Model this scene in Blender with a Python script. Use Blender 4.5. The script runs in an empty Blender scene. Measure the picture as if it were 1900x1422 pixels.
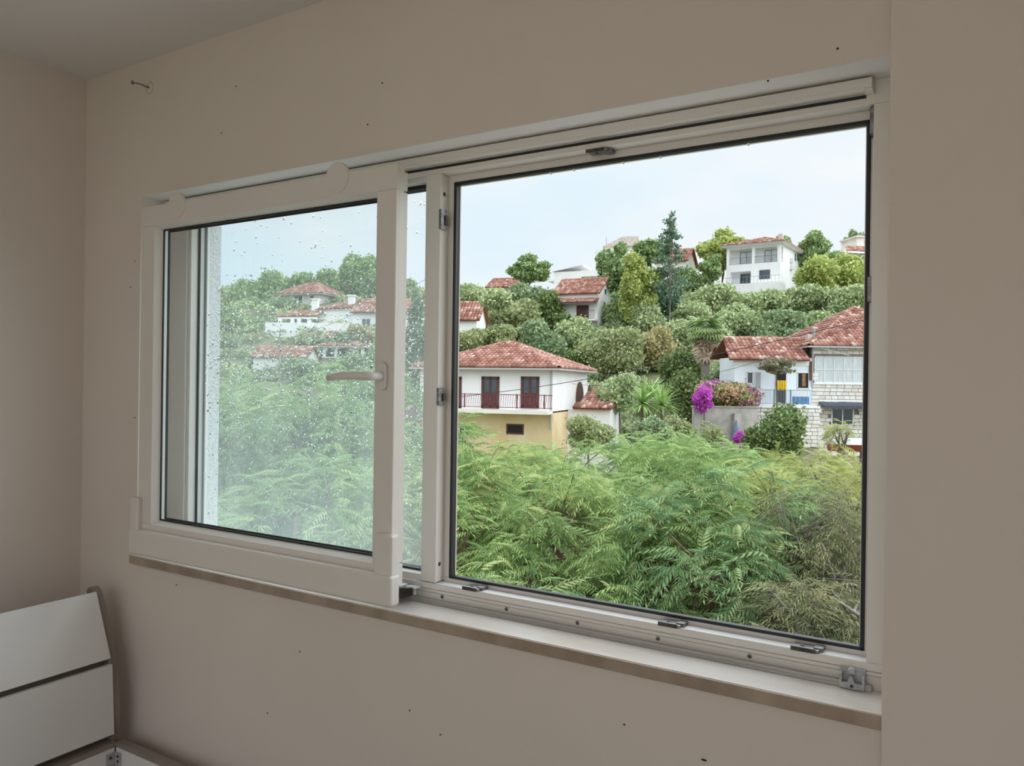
import bpy, math, random
import numpy as np
from mathutils import Vector, Matrix

# ------------------------------------------------------------------ camera, sky, sun, exposure
S = bpy.context.scene
COL = S.collection
F = 1440.0
AZ = math.radians(31.43)
ROLL = math.radians(0.78)
CAM = np.array([0.0, -1.5, 1.5])
FWD = np.array([-math.sin(AZ), math.cos(AZ), 0.0])
RGT = np.array([math.cos(AZ), math.sin(AZ), 0.0])
UPV = np.array([0.0, 0.0, 1.0])
RC = RGT * math.cos(ROLL) + UPV * math.sin(ROLL)
UC = UPV * math.cos(ROLL) - RGT * math.sin(ROLL)

cd = bpy.data.cameras.new('camera')
cam = bpy.data.objects.new('camera', cd)
COL.objects.link(cam)
cd.sensor_fit = 'HORIZONTAL'
cd.sensor_width = 36.0
cd.lens = F / 1900.0 * 36.0
cd.clip_start = 0.02
cd.clip_end = 2000
cam.matrix_world = Matrix(((RC[0], UC[0], -FWD[0], CAM[0]), (RC[1], UC[1], -FWD[1], CAM[1]),
                           (RC[2], UC[2], -FWD[2], CAM[2]), (0, 0, 0, 1)))
S.camera = cam
S.view_settings.view_transform = 'Standard'
S.view_settings.look = 'None'
S.view_settings.exposure = 0.0
S.view_settings.gamma = 1.0
S.view_settings.use_curve_mapping = False

W = bpy.data.worlds.new('sky')
S.world = W
W.use_nodes = True
wn = W.node_tree.nodes
wl = W.node_tree.links
wn.clear()
wo = wn.new('ShaderNodeOutputWorld')
bg = wn.new('ShaderNodeBackground')
tc = wn.new('ShaderNodeTexCoord')
nz = wn.new('ShaderNodeTexNoise')
nz.inputs['Scale'].default_value = 2.6
nz.inputs['Detail'].default_value = 5
mp = wn.new('ShaderNodeMapping')
mp.inputs['Scale'].default_value = (1, 1, 2.4)
rp = wn.new('ShaderNodeValToRGB')
rp.color_ramp.elements[0].position = 0.36
rp.color_ramp.elements[0].color = (0.76, 0.90, 0.985, 1)
rp.color_ramp.elements[1].position = 0.62
rp.color_ramp.elements[1].color = (0.93, 0.96, 0.985, 1)
wl.new(tc.outputs['Generated'], mp.inputs[0])
wl.new(mp.outputs[0], nz.inputs['Vector'])
wl.new(nz.outputs[0], rp.inputs[0])
wl.new(rp.outputs[0], bg.inputs['Color'])
bg.inputs['Strength'].default_value = 1.0
wl.new(bg.outputs[0], wo.inputs['Surface'])

sd = bpy.data.lights.new('sun', 'SUN')
sd.energy = 5.2
sd.angle = math.radians(150)
sd.color = (0.90, 0.965, 1.0)
sun = bpy.data.objects.new('sun', sd)
COL.objects.link(sun)
sun.rotation_euler = (math.radians(-32), 0, math.radians(-58))

# ------------------------------------------------------------------ measuring helpers
def ray(px, py):
    return FWD + RC * (px - 950) / F - UC * (py - 711) / F

def V(px, py, d):
    return CAM + ray(px, py) * d

def atY(px, py, Y):
    r = ray(px, py)
    return CAM + r * ((Y - CAM[1]) / r[1])

TD = [-300, 0, 30, 45, 58, 66, 80, 95, 105, 130, 200, 420]
TZ = [-6.5, -6.5, -6.3, -5.0, -3.2, 0.4, 5.3, 10.3, 12.8, 16.0, 18.5, 20]

def terr(p):
    q = np.array(p[:2]) - CAM[:2]
    d = q @ FWD[:2]
    l = q @ RGT[:2]
    z = float(np.interp(d, TD, TZ))
    return z + 0.35 * math.sin(l * 0.21 + d * 0.13) + 0.3 * math.sin(l * 0.09 - d * 0.17)

def base_depth(py):
    """forward distance at which the hillside meets image row py (measured at the middle of the frame)"""
    ds = np.linspace(40, 128, 353)
    ys = 713 - (np.interp(ds, TD, TZ) - 1.5) / ds * F
    i = int(np.argmin(np.abs(ys - py)))
    return float(ds[i])

# ------------------------------------------------------------------ object helpers
def tag(o, label=None, cat=None, group=None, kind=None):
    if label: o['label'] = label
    if cat: o['category'] = cat
    if group: o['group'] = group
    if kind: o['kind'] = kind
    return o

def empty(name, loc=(0, 0, 0), rz=0.0, parent=None):
    o = bpy.data.objects.new(name, None)
    o.empty_display_size = 0.1
    COL.objects.link(o)
    o.location = loc
    o.rotation_euler = (0, 0, rz)
    if parent: o.parent = parent
    return o

def np_mesh(name, verts, quads, mat, rnd=None, smooth=False):
    me = bpy.data.meshes.new(name)
    verts = np.asarray(verts, np.float32)
    quads = np.asarray(quads, np.int32)
    n = quads.shape[1]
    me.vertices.add(len(verts))
    me.vertices.foreach_set('co', verts.ravel())
    me.loops.add(quads.size)
    me.loops.foreach_set('vertex_index', quads.ravel())
    me.polygons.add(len(quads))
    me.polygons.foreach_set('loop_start', np.arange(0, quads.size, n, dtype=np.int32))
    me.polygons.foreach_set('loop_total', np.full(len(quads), n, np.int32))
    if smooth:
        me.polygons.foreach_set('use_smooth', np.ones(len(quads), bool))
    if rnd is not None:
        a = me.attributes.new('rnd', 'FLOAT', 'POINT')
        a.data.foreach_set('value', np.asarray(rnd, np.float32))
    me.update(calc_edges=True)
    if mat: me.materials.append(mat)
    return me

class MB:
    def __init__(s):
        s.v = []; s.f = []
    def poly(s, pts):
        b = len(s.v); s.v += [tuple(map(float, p)) for p in pts]; s.f.append(list(range(b, b + len(pts))))
    def box(s, x0, x1, y0, y1, z0, z1):
        b = len(s.v)
        s.v += [(x, y, z) for z in (z0, z1) for x, y in ((x0, y0), (x1, y0), (x1, y1), (x0, y1))]
        s.f += [[b + i for i in q] for q in ((3, 2, 1, 0), (4, 5, 6, 7), (0, 1, 5, 4), (1, 2, 6, 5), (2, 3, 7, 6), (3, 0, 4, 7))]
        return s
    def prism(s, prof, axis, a0, a1):
        """profile polygon extruded along an axis: 0 -> profile in (y,z), 1 -> (x,z), 2 -> (x,y)"""
        n = len(prof); b = len(s.v)
        for a in (a0, a1):
            for p, q in prof:
                s.v.append({0: (a, p, q), 1: (p, a, q), 2: (p, q, a)}[axis])
        s.f.append([b + i for i in range(n)][::-1]); s.f.append([b + n + i for i in range(n)])
        for i in range(n):
            j = (i + 1) % n
            s.f.append([b + i, b + j, b + n + j, b + n + i])
        return s
    def tube(s, pts, r, n=6, cap=True):
        pts = [Vector(p) for p in pts]
        rs = r if isinstance(r, (list, tuple)) else [r] * len(pts)
        b = len(s.v); up = Vector((0, 0, 1))
        for i, p in enumerate(pts):
            t = (pts[min(i + 1, len(pts) - 1)] - pts[max(i - 1, 0)])
            t = t.normalized() if t.length > 1e-9 else Vector((0, 0, 1))
            u = t.cross(up)
            if u.length < 1e-3: u = t.cross(Vector((1, 0, 0)))
            u.normalize(); w = t.cross(u).normalized()
            for k in range(n):
                a = 2 * math.pi * k / n
                s.v.append(tuple(p + (u * math.cos(a) + w * math.sin(a)) * rs[i]))
        for i in range(len(pts) - 1):
            for k in range(n):
                k2 = (k + 1) % n
                s.f.append([b + i * n + k, b + i * n + k2, b + (i + 1) * n + k2, b + (i + 1) * n + k])
        if cap:
            s.f.append([b + k for k in range(n)][::-1]); e = b + (len(pts) - 1) * n
            s.f.append([e + k for k in range(n)])
        return s
    def lathe(s, c, axis, prof, n=16):
        """prof: list of (r, h) along axis vector from centre c"""
        ax = Vector(axis).normalized()
        u = ax.cross(Vector((0, 0, 1)))
        if u.length < 1e-3: u = Vector((1, 0, 0))
        u.normalize(); w = ax.cross(u); c = Vector(c); b = len(s.v)
        for r, h in prof:
            for k in range(n):
                a = 2 * math.pi * k / n
                s.v.append(tuple(c + ax * h + (u * math.cos(a) + w * math.sin(a)) * r))
        for i in range(len(prof) - 1):
            for k in range(n):
                k2 = (k + 1) % n
                s.f.append([b + i * n + k, b + i * n + k2, b + (i + 1) * n + k2, b + (i + 1) * n + k])
        s.f.append([b + k for k in range(n)][::-1]); e = b + (len(prof) - 1) * n
        s.f.append([e + k for k in range(n)])
        return s
    def ell(s, c, rx, ry, rz, n=10, m=6):
        b = len(s.v)
        for i in range(m + 1):
            th = math.pi * i / m
            for k in range(n):
                a = 2 * math.pi * k / n
                s.v.append((c[0] + rx * math.sin(th) * math.cos(a), c[1] + ry * math.sin(th) * math.sin(a), c[2] + rz * math.cos(th)))
        for i in range(m):
            for k in range(n):
                k2 = (k + 1) % n
                s.f.append([b + i * n + k, b + (i + 1) * n + k, b + (i + 1) * n + k2, b + i * n + k2])
        return s
    def build(s, name, mat, parent=None, bevel=0, smooth=False, seg=2):
        me = bpy.data.meshes.new(name)
        me.from_pydata(s.v, [], s.f)
        me.validate(); me.update()
        if smooth:
            me.polygons.foreach_set('use_smooth', np.ones(len(me.polygons), bool))
        me.materials.append(mat)
        o = bpy.data.objects.new(name, me)
        COL.objects.link(o)
        if parent: o.parent = parent
        if bevel:
            m = o.modifiers.new('bevel', 'BEVEL'); m.width = bevel; m.segments = seg; m.limit_method = 'ANGLE'
        return o

def box(name, mat, parent, x0, x1, y0, y1, z0, z1, bevel=0):
    return MB().box(x0, x1, y0, y1, z0, z1).build(name, mat, parent, bevel)

# ------------------------------------------------------------------ materials
def srgb(r, g, b):
    f = lambda c: (c / 255 / 12.92) if c <= 10 else ((c / 255 + 0.055) / 1.055) ** 2.4
    return (f(r), f(g), f(b))

def mat(name, c1, rough=0.6, c2=None, scale=8.0, lo=0.35, hi=0.65, bump=0.0, bscale=60.0, metal=0.0, spec=0.5, stretch=(1, 1, 1)):
    m = bpy.data.materials.new(name); m.use_nodes = True
    n = m.node_tree.nodes; l = m.node_tree.links; b = n['Principled BSDF']
    b.inputs['Base Color'].default_value = (*c1, 1)
    b.inputs['Roughness'].default_value = rough
    b.inputs['Metallic'].default_value = metal
    b.inputs['Specular IOR Level'].default_value = spec
    t = n.new('ShaderNodeTexCoord'); mpg = n.new('ShaderNodeMapping'); mpg.inputs['Scale'].default_value = stretch
    l.new(t.outputs['Object'], mpg.inputs[0])
    if c2:
        z = n.new('ShaderNodeTexNoise'); z.inputs['Scale'].default_value = scale; z.inputs['Detail'].default_value = 6
        r = n.new('ShaderNodeValToRGB')
        r.color_ramp.elements[0].position = lo; r.color_ramp.elements[0].color = (*c1, 1)
        r.color_ramp.elements[1].position = hi; r.color_ramp.elements[1].color = (*c2, 1)
        l.new(mpg.outputs[0], z.inputs['Vector']); l.new(z.outputs[0], r.inputs[0]); l.new(r.outputs[0], b.inputs['Base Color'])
    if bump:
        z2 = n.new('ShaderNodeTexNoise'); z2.inputs['Scale'].default_value = bscale; z2.inputs['Detail'].default_value = 4
        bp = n.new('ShaderNodeBump'); bp.inputs['Strength'].default_value = bump; bp.inputs['Distance'].default_value = 0.01
        l.new(mpg.outputs[0], z2.inputs['Vector']); l.new(z2.outputs[0], bp.inputs['Height']); l.new(bp.outputs[0], b.inputs['Normal'])
    return m

def leaf_mat(name, ca, cb, cc=None, trans=0.3, rough=0.55):
    m = bpy.data.materials.new(name); m.use_nodes = True
    n = m.node_tree.nodes; l = m.node_tree.links; b = n['Principled BSDF']; out = n['Material Output']
    b.inputs['Roughness'].default_value = rough
    b.inputs['Specular IOR Level'].default_value = 0.35
    a = n.new('ShaderNodeAttribute'); a.attribute_name = 'rnd'
    oi = n.new('ShaderNodeObjectInfo')
    ad = n.new('ShaderNodeMath'); ad.operation = 'ADD'
    fr = n.new('ShaderNodeMath'); fr.operation = 'FRACT'
    l.new(a.outputs['Fac'], ad.inputs[0]); l.new(oi.outputs['Random'], ad.inputs[1]); l.new(ad.outputs[0], fr.inputs[0])
    r = n.new('ShaderNodeValToRGB')
    r.color_ramp.elements[0].color = (*ca, 1); r.color_ramp.elements[1].color = (*cb, 1)
    if cc:
        r.color_ramp.elements[1].position = 0.86
        e = r.color_ramp.elements.new(1.0); e.color = (*cc, 1)
    l.new(fr.outputs[0], r.inputs[0]); l.new(r.outputs[0], b.inputs['Base Color'])
    t = n.new('ShaderNodeBsdfTranslucent'); l.new(r.outputs[0], t.inputs['Color'])
    mx = n.new('ShaderNodeMixShader'); mx.inputs[0].default_value = trans
    l.new(b.outputs[0], mx.inputs[1]); l.new(t.outputs[0], mx.inputs[2]); l.new(mx.outputs[0], out.inputs['Surface'])
    return m

def glass_mat(name, tint, film=0.0, film_hi=0.0, z0=0.0, z1=1.0, film_col=(0.8, 0.85, 0.85), streak=True):
    """thin clear pane: straight-through tinted transmission + Fresnel reflection + a patchy dirt film that grows towards z0"""
    m = bpy.data.materials.new(name); m.use_nodes = True
    n = m.node_tree.nodes; l = m.node_tree.links; n.clear()
    out = n.new('ShaderNodeOutputMaterial')
    tr = n.new('ShaderNodeBsdfTransparent'); tr.inputs['Color'].default_value = (*tint, 1)
    gl = n.new('ShaderNodeBsdfGlossy'); gl.inputs['Roughness'].default_value = 0.02; gl.inputs['Color'].default_value = (0.9, 0.95, 0.95, 1)
    fz = n.new('ShaderNodeFresnel')
    ge = n.new('ShaderNodeNewGeometry'); ir = n.new('ShaderNodeMapRange')     # same reflectance entering and leaving the pane
    ir.inputs['To Min'].default_value = 1.30; ir.inputs['To Max'].default_value = 1 / 1.30
    l.new(ge.outputs['Backfacing'], ir.inputs['Value']); l.new(ir.outputs[0], fz.inputs['IOR'])
    mx = n.new('ShaderNodeMixShader')
    l.new(fz.outputs[0], mx.inputs[0]); l.new(tr.outputs[0], mx.inputs[1]); l.new(gl.outputs[0], mx.inputs[2])
    last = mx
    if film or film_hi:
        t = n.new('ShaderNodeTexCoord'); mpg = n.new('ShaderNodeMapping'); mpg.inputs['Scale'].default_value = (9, 9, 1.3)
        z = n.new('ShaderNodeTexNoise'); z.inputs['Scale'].default_value = 1.0; z.inputs['Detail'].default_value = 8; z.inputs['Roughness'].default_value = 0.65
        l.new(t.outputs['Object'], mpg.inputs[0]); l.new(mpg.outputs[0], z.inputs['Vector'])
        sp = n.new('ShaderNodeSeparateXYZ'); l.new(t.outputs['Object'], sp.inputs[0])
        mr = n.new('ShaderNodeMapRange'); mr.inputs['From Min'].default_value = z0; mr.inputs['From Max'].default_value = z1
        mr.inputs['To Min'].default_value = film_hi; mr.inputs['To Max'].default_value = film
        l.new(sp.outputs['Z'], mr.inputs['Value'])
        mr2 = n.new('ShaderNodeMapRange'); mr2.inputs['From Min'].default_value = 0.3; mr2.inputs['From Max'].default_value = 0.7
        mr2.inputs['To Min'].default_value = 0.7; mr2.inputs['To Max'].default_value = 1.25
        l.new(z.outputs[0], mr2.inputs['Value'])
        mu = n.new('ShaderNodeMath'); mu.operation = 'MULTIPLY'
        l.new(mr.outputs[0], mu.inputs[0]); l.new(mr2.outputs[0], mu.inputs[1])
        tl = n.new('ShaderNodeBsdfTranslucent'); tl.inputs['Color'].default_value = (*film_col, 1)
        m2 = n.new('ShaderNodeMixShader')
        l.new(mu.outputs[0], m2.inputs[0]); l.new(last.outputs[0], m2.inputs[1]); l.new(tl.outputs[0], m2.inputs[2])
        last = m2
    l.new(last.outputs[0], out.inputs['Surface'])
    return m

def water_mat():
    m = bpy.data.materials.new('rain water'); m.use_nodes = True
    n = m.node_tree.nodes; l = m.node_tree.links; n.clear()
    out = n.new('ShaderNodeOutputMaterial'); g = n.new('ShaderNodeBsdfGlass')
    g.inputs['IOR'].default_value = 1.33; g.inputs['Roughness'].default_value = 0.0
    l.new(g.outputs[0], out.inputs['Surface'])
    return m

M = {}
M['wall'] = mat('cream wall paint', (0.755, 0.675, 0.615), 0.85, (0.785, 0.705, 0.645), 1.5, bump=0.06, bscale=260, spec=0.2)
M['ceil'] = mat('ceiling paint', (0.80, 0.77, 0.76), 0.9, (0.83, 0.80, 0.79), 1.0, spec=0.2)
M['floor'] = mat('pale floor boards', (0.52, 0.46, 0.40), 0.5, (0.58, 0.52, 0.46), 3, stretch=(1, 8, 1))
M['pvc'] = mat('white window plastic', (0.78, 0.735, 0.695), 0.33, (0.805, 0.76, 0.72), 4)
M['ledge_light'] = mat('skylit ledge white', (0.88, 0.89, 0.90), 0.25)  # whiter than the frame, carries the skylight on the ledge
M['pvc_dirty'] = mat('grimy window plastic', (0.42, 0.37, 0.31), 0.5, (0.74, 0.72, 0.70), 14, 0.28, 0.42)
M['gasket'] = mat('black rubber', (0.012, 0.012, 0.016), 0.5)
M['metal'] = mat('dull zinc', (0.30, 0.30, 0.31), 0.45, (0.16, 0.15, 0.14), 90, metal=0.7)
M['metal_dark'] = mat('dark steel edge', (0.05, 0.045, 0.04), 0.5, (0.10, 0.09, 0.08), 80, metal=0.5)
M['alu'] = mat('aluminium track', (0.40, 0.38, 0.36), 0.4, (0.50, 0.48, 0.46), 20, metal=0.25, stretch=(0.4, 20, 20))
M['clip'] = mat('grey clip plastic', (0.50, 0.51, 0.53), 0.4, (0.36, 0.36, 0.37), 60)
M['marble'] = mat('cream marble', (0.70, 0.64, 0.57), 0.16, (0.80, 0.775, 0.75), 7, 0.3, 0.62, spec=0.6, stretch=(0.6, 1.6, 1))
M['marble_edge'] = mat('brown marble edge', (0.33, 0.25, 0.185), 0.4, (0.46, 0.37, 0.29), 12, stretch=(1, 1, 0.4))
M['render_ext'] = mat('rough exterior render', (0.60, 0.60, 0.62), 0.95, (0.72, 0.72, 0.73), 60, bump=1.0, bscale=130)
M['bed_white'] = mat('white bed board', (0.80, 0.785, 0.775), 0.22, (0.83, 0.815, 0.805), 3)
M['bed_brown'] = mat('grey brown bed edging', (0.26, 0.215, 0.185), 0.45, (0.29, 0.245, 0.21), 10)
M['speck'] = mat('fly specks', (0.012, 0.01, 0.009), 0.8)
M['lampglass'] = None
M['white_house'] = mat('white house render', (0.82, 0.81, 0.81), 0.9, (0.87, 0.86, 0.86), 0.8)
M['cream_house'] = mat('cream house render', (0.76, 0.71, 0.64), 0.9, (0.82, 0.78, 0.72), 0.8)
M['pink_house'] = mat('pale pinkish render', (0.66, 0.60, 0.59), 0.9, (0.72, 0.66, 0.65), 0.9)
M['blue_house'] = mat('pale blue white render', (0.74, 0.81, 0.86), 0.9, (0.80, 0.86, 0.90), 0.8)
M['ochre'] = mat('ochre render', (0.68, 0.50, 0.27), 0.9, (0.76, 0.62, 0.40), 0.9)
M['grey_wall'] = mat('grey concrete wall', (0.30, 0.28, 0.26), 0.95, (0.44, 0.41, 0.38), 1.5, bump=0.6, bscale=6)
M['tile'] = leaf_mat('terracotta roof tiles', (0.23, 0.095, 0.07), (0.47, 0.25, 0.195), (0.62, 0.49, 0.43), trans=0.0, rough=0.9)
M['tile_base'] = mat('roof underlay', (0.22, 0.08, 0.05), 0.9, (0.30, 0.12, 0.08), 3)
M['tile_dark'] = mat('brown flat roof tiles', (0.17, 0.09, 0.08), 0.9, (0.26, 0.14, 0.12), 3)
M['shutter'] = mat('dark brown shutter', (0.075, 0.03, 0.025), 0.6, (0.11, 0.045, 0.035), 5)
M['winered'] = mat('wine red railing paint', (0.16, 0.022, 0.03), 0.5, (0.22, 0.04, 0.045), 6)
M['door_red'] = mat('dark red door panel', (0.075, 0.022, 0.024), 0.6, (0.10, 0.032, 0.032), 5)
M['parasol'] = mat('faded navy cloth', (0.10, 0.155, 0.25), 0.85, (0.14, 0.20, 0.30), 5)
M['pane'] = mat('dark window pane', (0.035, 0.05, 0.065), 0.08, (0.06, 0.08, 0.10), 1.0, spec=0.8)
M['pane_blue'] = mat('curtained pane', (0.46, 0.50, 0.52), 0.15, (0.62, 0.66, 0.68), 3.5, spec=0.8, stretch=(3, 1, 0.4))
M['wframe'] = mat('white joinery', (0.70, 0.70, 0.70), 0.5)
M['rail_grey'] = mat('blue grey railing', (0.24, 0.29, 0.33), 0.5)
M['rail_dark'] = mat('dark iron railing', (0.10, 0.10, 0.11), 0.5)
M['blue'] = mat('blue cloth', (0.10, 0.28, 0.60), 0.8, (0.16, 0.38, 0.68), 5)
M['yellow'] = mat('yellow cloth', (0.72, 0.46, 0.02), 0.8, (0.80, 0.56, 0.05), 6)
M['brown_cloth'] = mat('brown cloth', (0.22, 0.12, 0.06), 0.9, (0.34, 0.20, 0.10), 5)
M['dark'] = mat('dark interior', (0.02, 0.018, 0.018), 0.9)
M['awning'] = mat('slate awning cloth', (0.055, 0.065, 0.085), 0.8, (0.075, 0.085, 0.11), 4)
M['stone'] = leaf_mat('pale limestone blocks', (0.62, 0.59, 0.54), (0.82, 0.79, 0.74), (0.70, 0.60, 0.52), trans=0.0, rough=0.95)
M['mortar'] = mat('grey mortar', (0.24, 0.20, 0.17), 0.95, (0.30, 0.26, 0.22), 3)
M['gutter'] = mat('grey gutter', (0.42, 0.42, 0.42), 0.5)
M['chimney'] = mat('chimney plaster', (0.62, 0.58, 0.54), 0.9, (0.5, 0.4, 0.34), 4)
M['cable'] = mat('black cable', (0.03, 0.03, 0.035), 0.6)
M['bark'] = mat('brown bark', (0.10, 0.075, 0.055), 0.9, (0.19, 0.15, 0.12), 12, bump=0.5, bscale=20)
M['bark_grey'] = mat('grey bark', (0.20, 0.18, 0.16), 0.9, (0.30, 0.27, 0.24), 12)
M['twig'] = mat('reddish twig', (0.14, 0.075, 0.05), 0.9, (0.22, 0.14, 0.10), 12)
M['ground'] = mat('dry hillside ground', (0.10, 0.12, 0.05), 1.0, (0.24, 0.22, 0.13), 0.35, 0.4, 0.7, bump=0.6, bscale=2.0)
M['light_bounce'] = mat('pale bounce slabs', (0.60, 0.61, 0.62), 0.9, (0.70, 0.70, 0.70), 1.2)  # for the added light-bouncing slabs outside
M['boat_white'] = mat('white gelcoat', (0.78, 0.80, 0.82), 0.25)
M['boat_red'] = mat('dull red paint', (0.36, 0.07, 0.05), 0.5)
# leaves
M['L_front'] = leaf_mat('fresh pinnate leaf', (0.170, 0.286, 0.101), (0.438, 0.575, 0.214), (0.631, 0.643, 0.278), 0.35)
M['L_front2'] = leaf_mat('darker pinnate leaf', (0.130, 0.232, 0.111), (0.295, 0.439, 0.179), (0.462, 0.518, 0.235), 0.35)
M['L_feather'] = leaf_mat('yellow green feathery leaf', (0.292, 0.354, 0.115), (0.602, 0.611, 0.214), (0.697, 0.643, 0.307), 0.35)
M['L_dry'] = leaf_mat('olive brown narrow leaf', (0.118, 0.136, 0.069), (0.285, 0.294, 0.131), (0.419, 0.362, 0.203), 0.3)
M['L_olive'] = leaf_mat('grey green olive leaf', (0.240, 0.320, 0.163), (0.563, 0.643, 0.346), (0.722, 0.743, 0.409), 0.2)
M['L_pine'] = leaf_mat('pine needles', (0.156, 0.244, 0.102), (0.400, 0.517, 0.226), (0.505, 0.610, 0.281), 0.2)
M['L_bright'] = leaf_mat('yellow green pine needles', (0.276, 0.360, 0.113), (0.634, 0.687, 0.229), (0.752, 0.755, 0.299), 0.25)
M['L_darkpine'] = leaf_mat('dark needles', (0.087, 0.159, 0.101), (0.235, 0.351, 0.221), None, 0.15)
M['L_dark'] = leaf_mat('deep green leaf', (0.082, 0.136, 0.054), (0.262, 0.346, 0.115), (0.448, 0.491, 0.187), 0.2)
M['L_mid'] = leaf_mat('mid green leaf', (0.157, 0.245, 0.126), (0.386, 0.481, 0.268), (0.519, 0.550, 0.323), 0.25)
M['L_khaki'] = leaf_mat('khaki leaf', (0.227, 0.275, 0.126), (0.478, 0.526, 0.265), (0.592, 0.557, 0.295), 0.25)
M['L_rust'] = leaf_mat('rusty autumn leaf', (0.336, 0.320, 0.145), (0.561, 0.509, 0.270), (0.579, 0.447, 0.244), 0.25)
M['L_pink'] = leaf_mat('magenta bracts', (0.50, 0.06, 0.50), (0.78, 0.20, 0.72), (0.82, 0.35, 0.74), 0.35)
M['L_peach'] = leaf_mat('peach bracts', (0.55, 0.33, 0.18), (0.76, 0.54, 0.34), (0.70, 0.34, 0.50), 0.35)
M['L_palm'] = leaf_mat('palm frond green', (0.191, 0.298, 0.119), (0.454, 0.549, 0.252), None, 0.2)
M['L_deadpalm'] = leaf_mat('dead palm frond', (0.366, 0.271, 0.187), (0.632, 0.513, 0.394), None, 0.1)
M['L_yucca'] = leaf_mat('yucca blade', (0.178, 0.308, 0.095), (0.482, 0.649, 0.233), None, 0.2)
M['L_vine'] = leaf_mat('dusty vine leaf', (0.133, 0.145, 0.086), (0.356, 0.321, 0.214), (0.473, 0.378, 0.283), 0.2)
M['water'] = water_mat()
M['glass_sash'] = glass_mat('greenish clean pane', (0.965, 0.995, 1.0))
M['glass_fix'] = glass_mat('rain streaked pane', (0.98, 0.995, 1.0), 0.07, 0.19, 1.02, 1.75, (0.86, 0.92, 0.93))

RNG = np.random.default_rng(7)

# ------------------------------------------------------------------ the room
XL, XR, YR, ZC = -2.636, 1.7, -3.6, 2.515
WX0, WX1, WZ0, WZ1 = -2.32, -0.150, 0.932, 2.083      # window opening
ww = MB()
ww.box(XL - 0.3, WX0, 0, 0.30, -0.2, ZC + 0.2)
ww.box(WX0, WX1, 0, 0.30, WZ1, ZC + 0.2)
ww.box(WX0, WX1, 0, 0.30, -0.2, 0.900)
ww.box(WX0, WX1, 0.18, 0.30, 0.900, 0.925)
ww.box(WX1, XR + 0.3, 0, 0.30, -0.2, ZC + 0.2)
wall_back = tag(ww.build('wall_back', M['wall']), 'cream painted wall around the window opening', 'wall', kind='structure')
tag(MB().box(XL - 0.3, XL, YR - 0.2, 0, -0.2, ZC + 0.2).build('wall_left', M['wall']), 'plain cream side wall behind the bed headboard', 'wall', kind='structure')
tag(MB().box(-0.147, XR + 0.3, -0.03, 0.0, 0, ZC).build('wall_pier', M['wall'], bevel=0.003), 'projecting strip of wall right of the window', 'wall', kind='structure')
tag(MB().box(XR, XR + 0.3, YR - 0.2, -0.03, -0.2, ZC + 0.2).build('wall_right', M['wall']), 'cream wall on the right outside the picture', 'wall', kind='structure')
rw = MB()
rw.box(XL, -2.2, YR - 0.2, YR, -0.2, ZC + 0.2).box(1.3, XR, YR - 0.2, YR, -0.2, ZC + 0.2).box(-2.2, 1.3, YR - 0.2, YR, 2.3, ZC + 0.2)
tag(rw.build('wall_front', M['wall']), 'cream wall with an open balcony door behind the camera', 'wall', kind='structure')
tag(MB().box(XL, XR, YR, 0, ZC, ZC + 0.2).build('ceiling', M['ceil']), 'plain off-white ceiling', 'ceiling', kind='structure')
tag(MB().box(XL, XR, YR - 0.2, 0, -0.2, 0).build('floor', M['floor']), 'pale boarded floor', 'floor', kind='structure')

# fly specks and a nail on the window wall
for i, (px, py) in enumerate([(411, 247), (682, 231), (709, 154), (250, 485), (242, 533), (250, 775), (327, 1086), (496, 1324), (760, 1319),
                              (817, 1364), (1158, 1345), (1306, 1411), (1554, 90), (1425, 150), (438, 160), (556, 1210)]):
    p = atY(px, py, -0.001)
    MB().ell((p[0], -0.0008, p[2]), 0.0022 if i != 11 else 0.006, 0.0012, 0.0021, 8, 5).build('speck', M['speck'], wall_back, smooth=True)
p = atY(277, 163, -0.001)
MB().lathe((p[0], -0.0002, p[2]), (0, -1, 0), [(0.020, 0), (0.016, 0.0012), (0.004, 0.0016)], 14).build('plaster_patch', M['wall'], wall_back, smooth=True)
nail = empty('wall_hook', (p[0], 0, p[2]))
tag(nail, 'small bare screw hook sticking out of the wall near the ceiling', 'hook')
MB().tube([(0, 0.004, 0), (-0.004, -0.035, 0.003), (-0.012, -0.05, 0.002)], 0.0022, 8).build('shank', M['metal'], nail)
MB().lathe((-0.011, -0.049, 0.002), (-0.3, -1, 0), [(0.003, -0.002), (0.0065, 0), (0.0065, 0.004), (0.003, 0.006)], 12).build('hook_head', M['metal'], nail, smooth=True)

# ------------------------------------------------------------------ window: fixed frame
sill = empty('trim_1'); tag(sill, 'cream marble inner window sill with a brown polished front edge', 'window sill', kind='structure')
MB().box(WX0 - 0.02, -0.148, -0.008, 0.10, 0.906, 0.932).build('sill_slab', M['marble'], sill, 0.002)
MB().box(WX0 - 0.02, -0.148, -0.0125, -0.0075, 0.905, 0.930).build('sill_front_edge', M['marble_edge'], sill, 0.001)

win = empty('window_1'); tag(win, 'white plastic window frame with an open right half and a fixed left pane', 'window', kind='structure')
YF, YB, YO = 0.10, 0.136, 0.18
LX0, LX1 = -2.225, -1.247           # hole of the left fixed half
RX0, RX1 = -1.200, -0.187           # hole of the right half
ZT, ZB = 2.036, 0.982
P = M['pvc']
G = M['gasket']
def fr(name, x0, x1, y0, y1, z0, z1, m=P, bevel=0.0018):
    return box(name, m, win, x0, x1, y0, y1, z0, z1, bevel)
fr('frame_head', WX0, WX1, YF, YO, ZT, WZ1)
fr('frame_jamb', WX0, LX0, YF, YO, ZB, ZT)
fr('frame_jamb', RX1, WX1, YF, YO, ZB, ZT)
fr('mullion', LX1, RX0, YF - 0.001, YO, ZB + 0.002, ZT)
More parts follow.
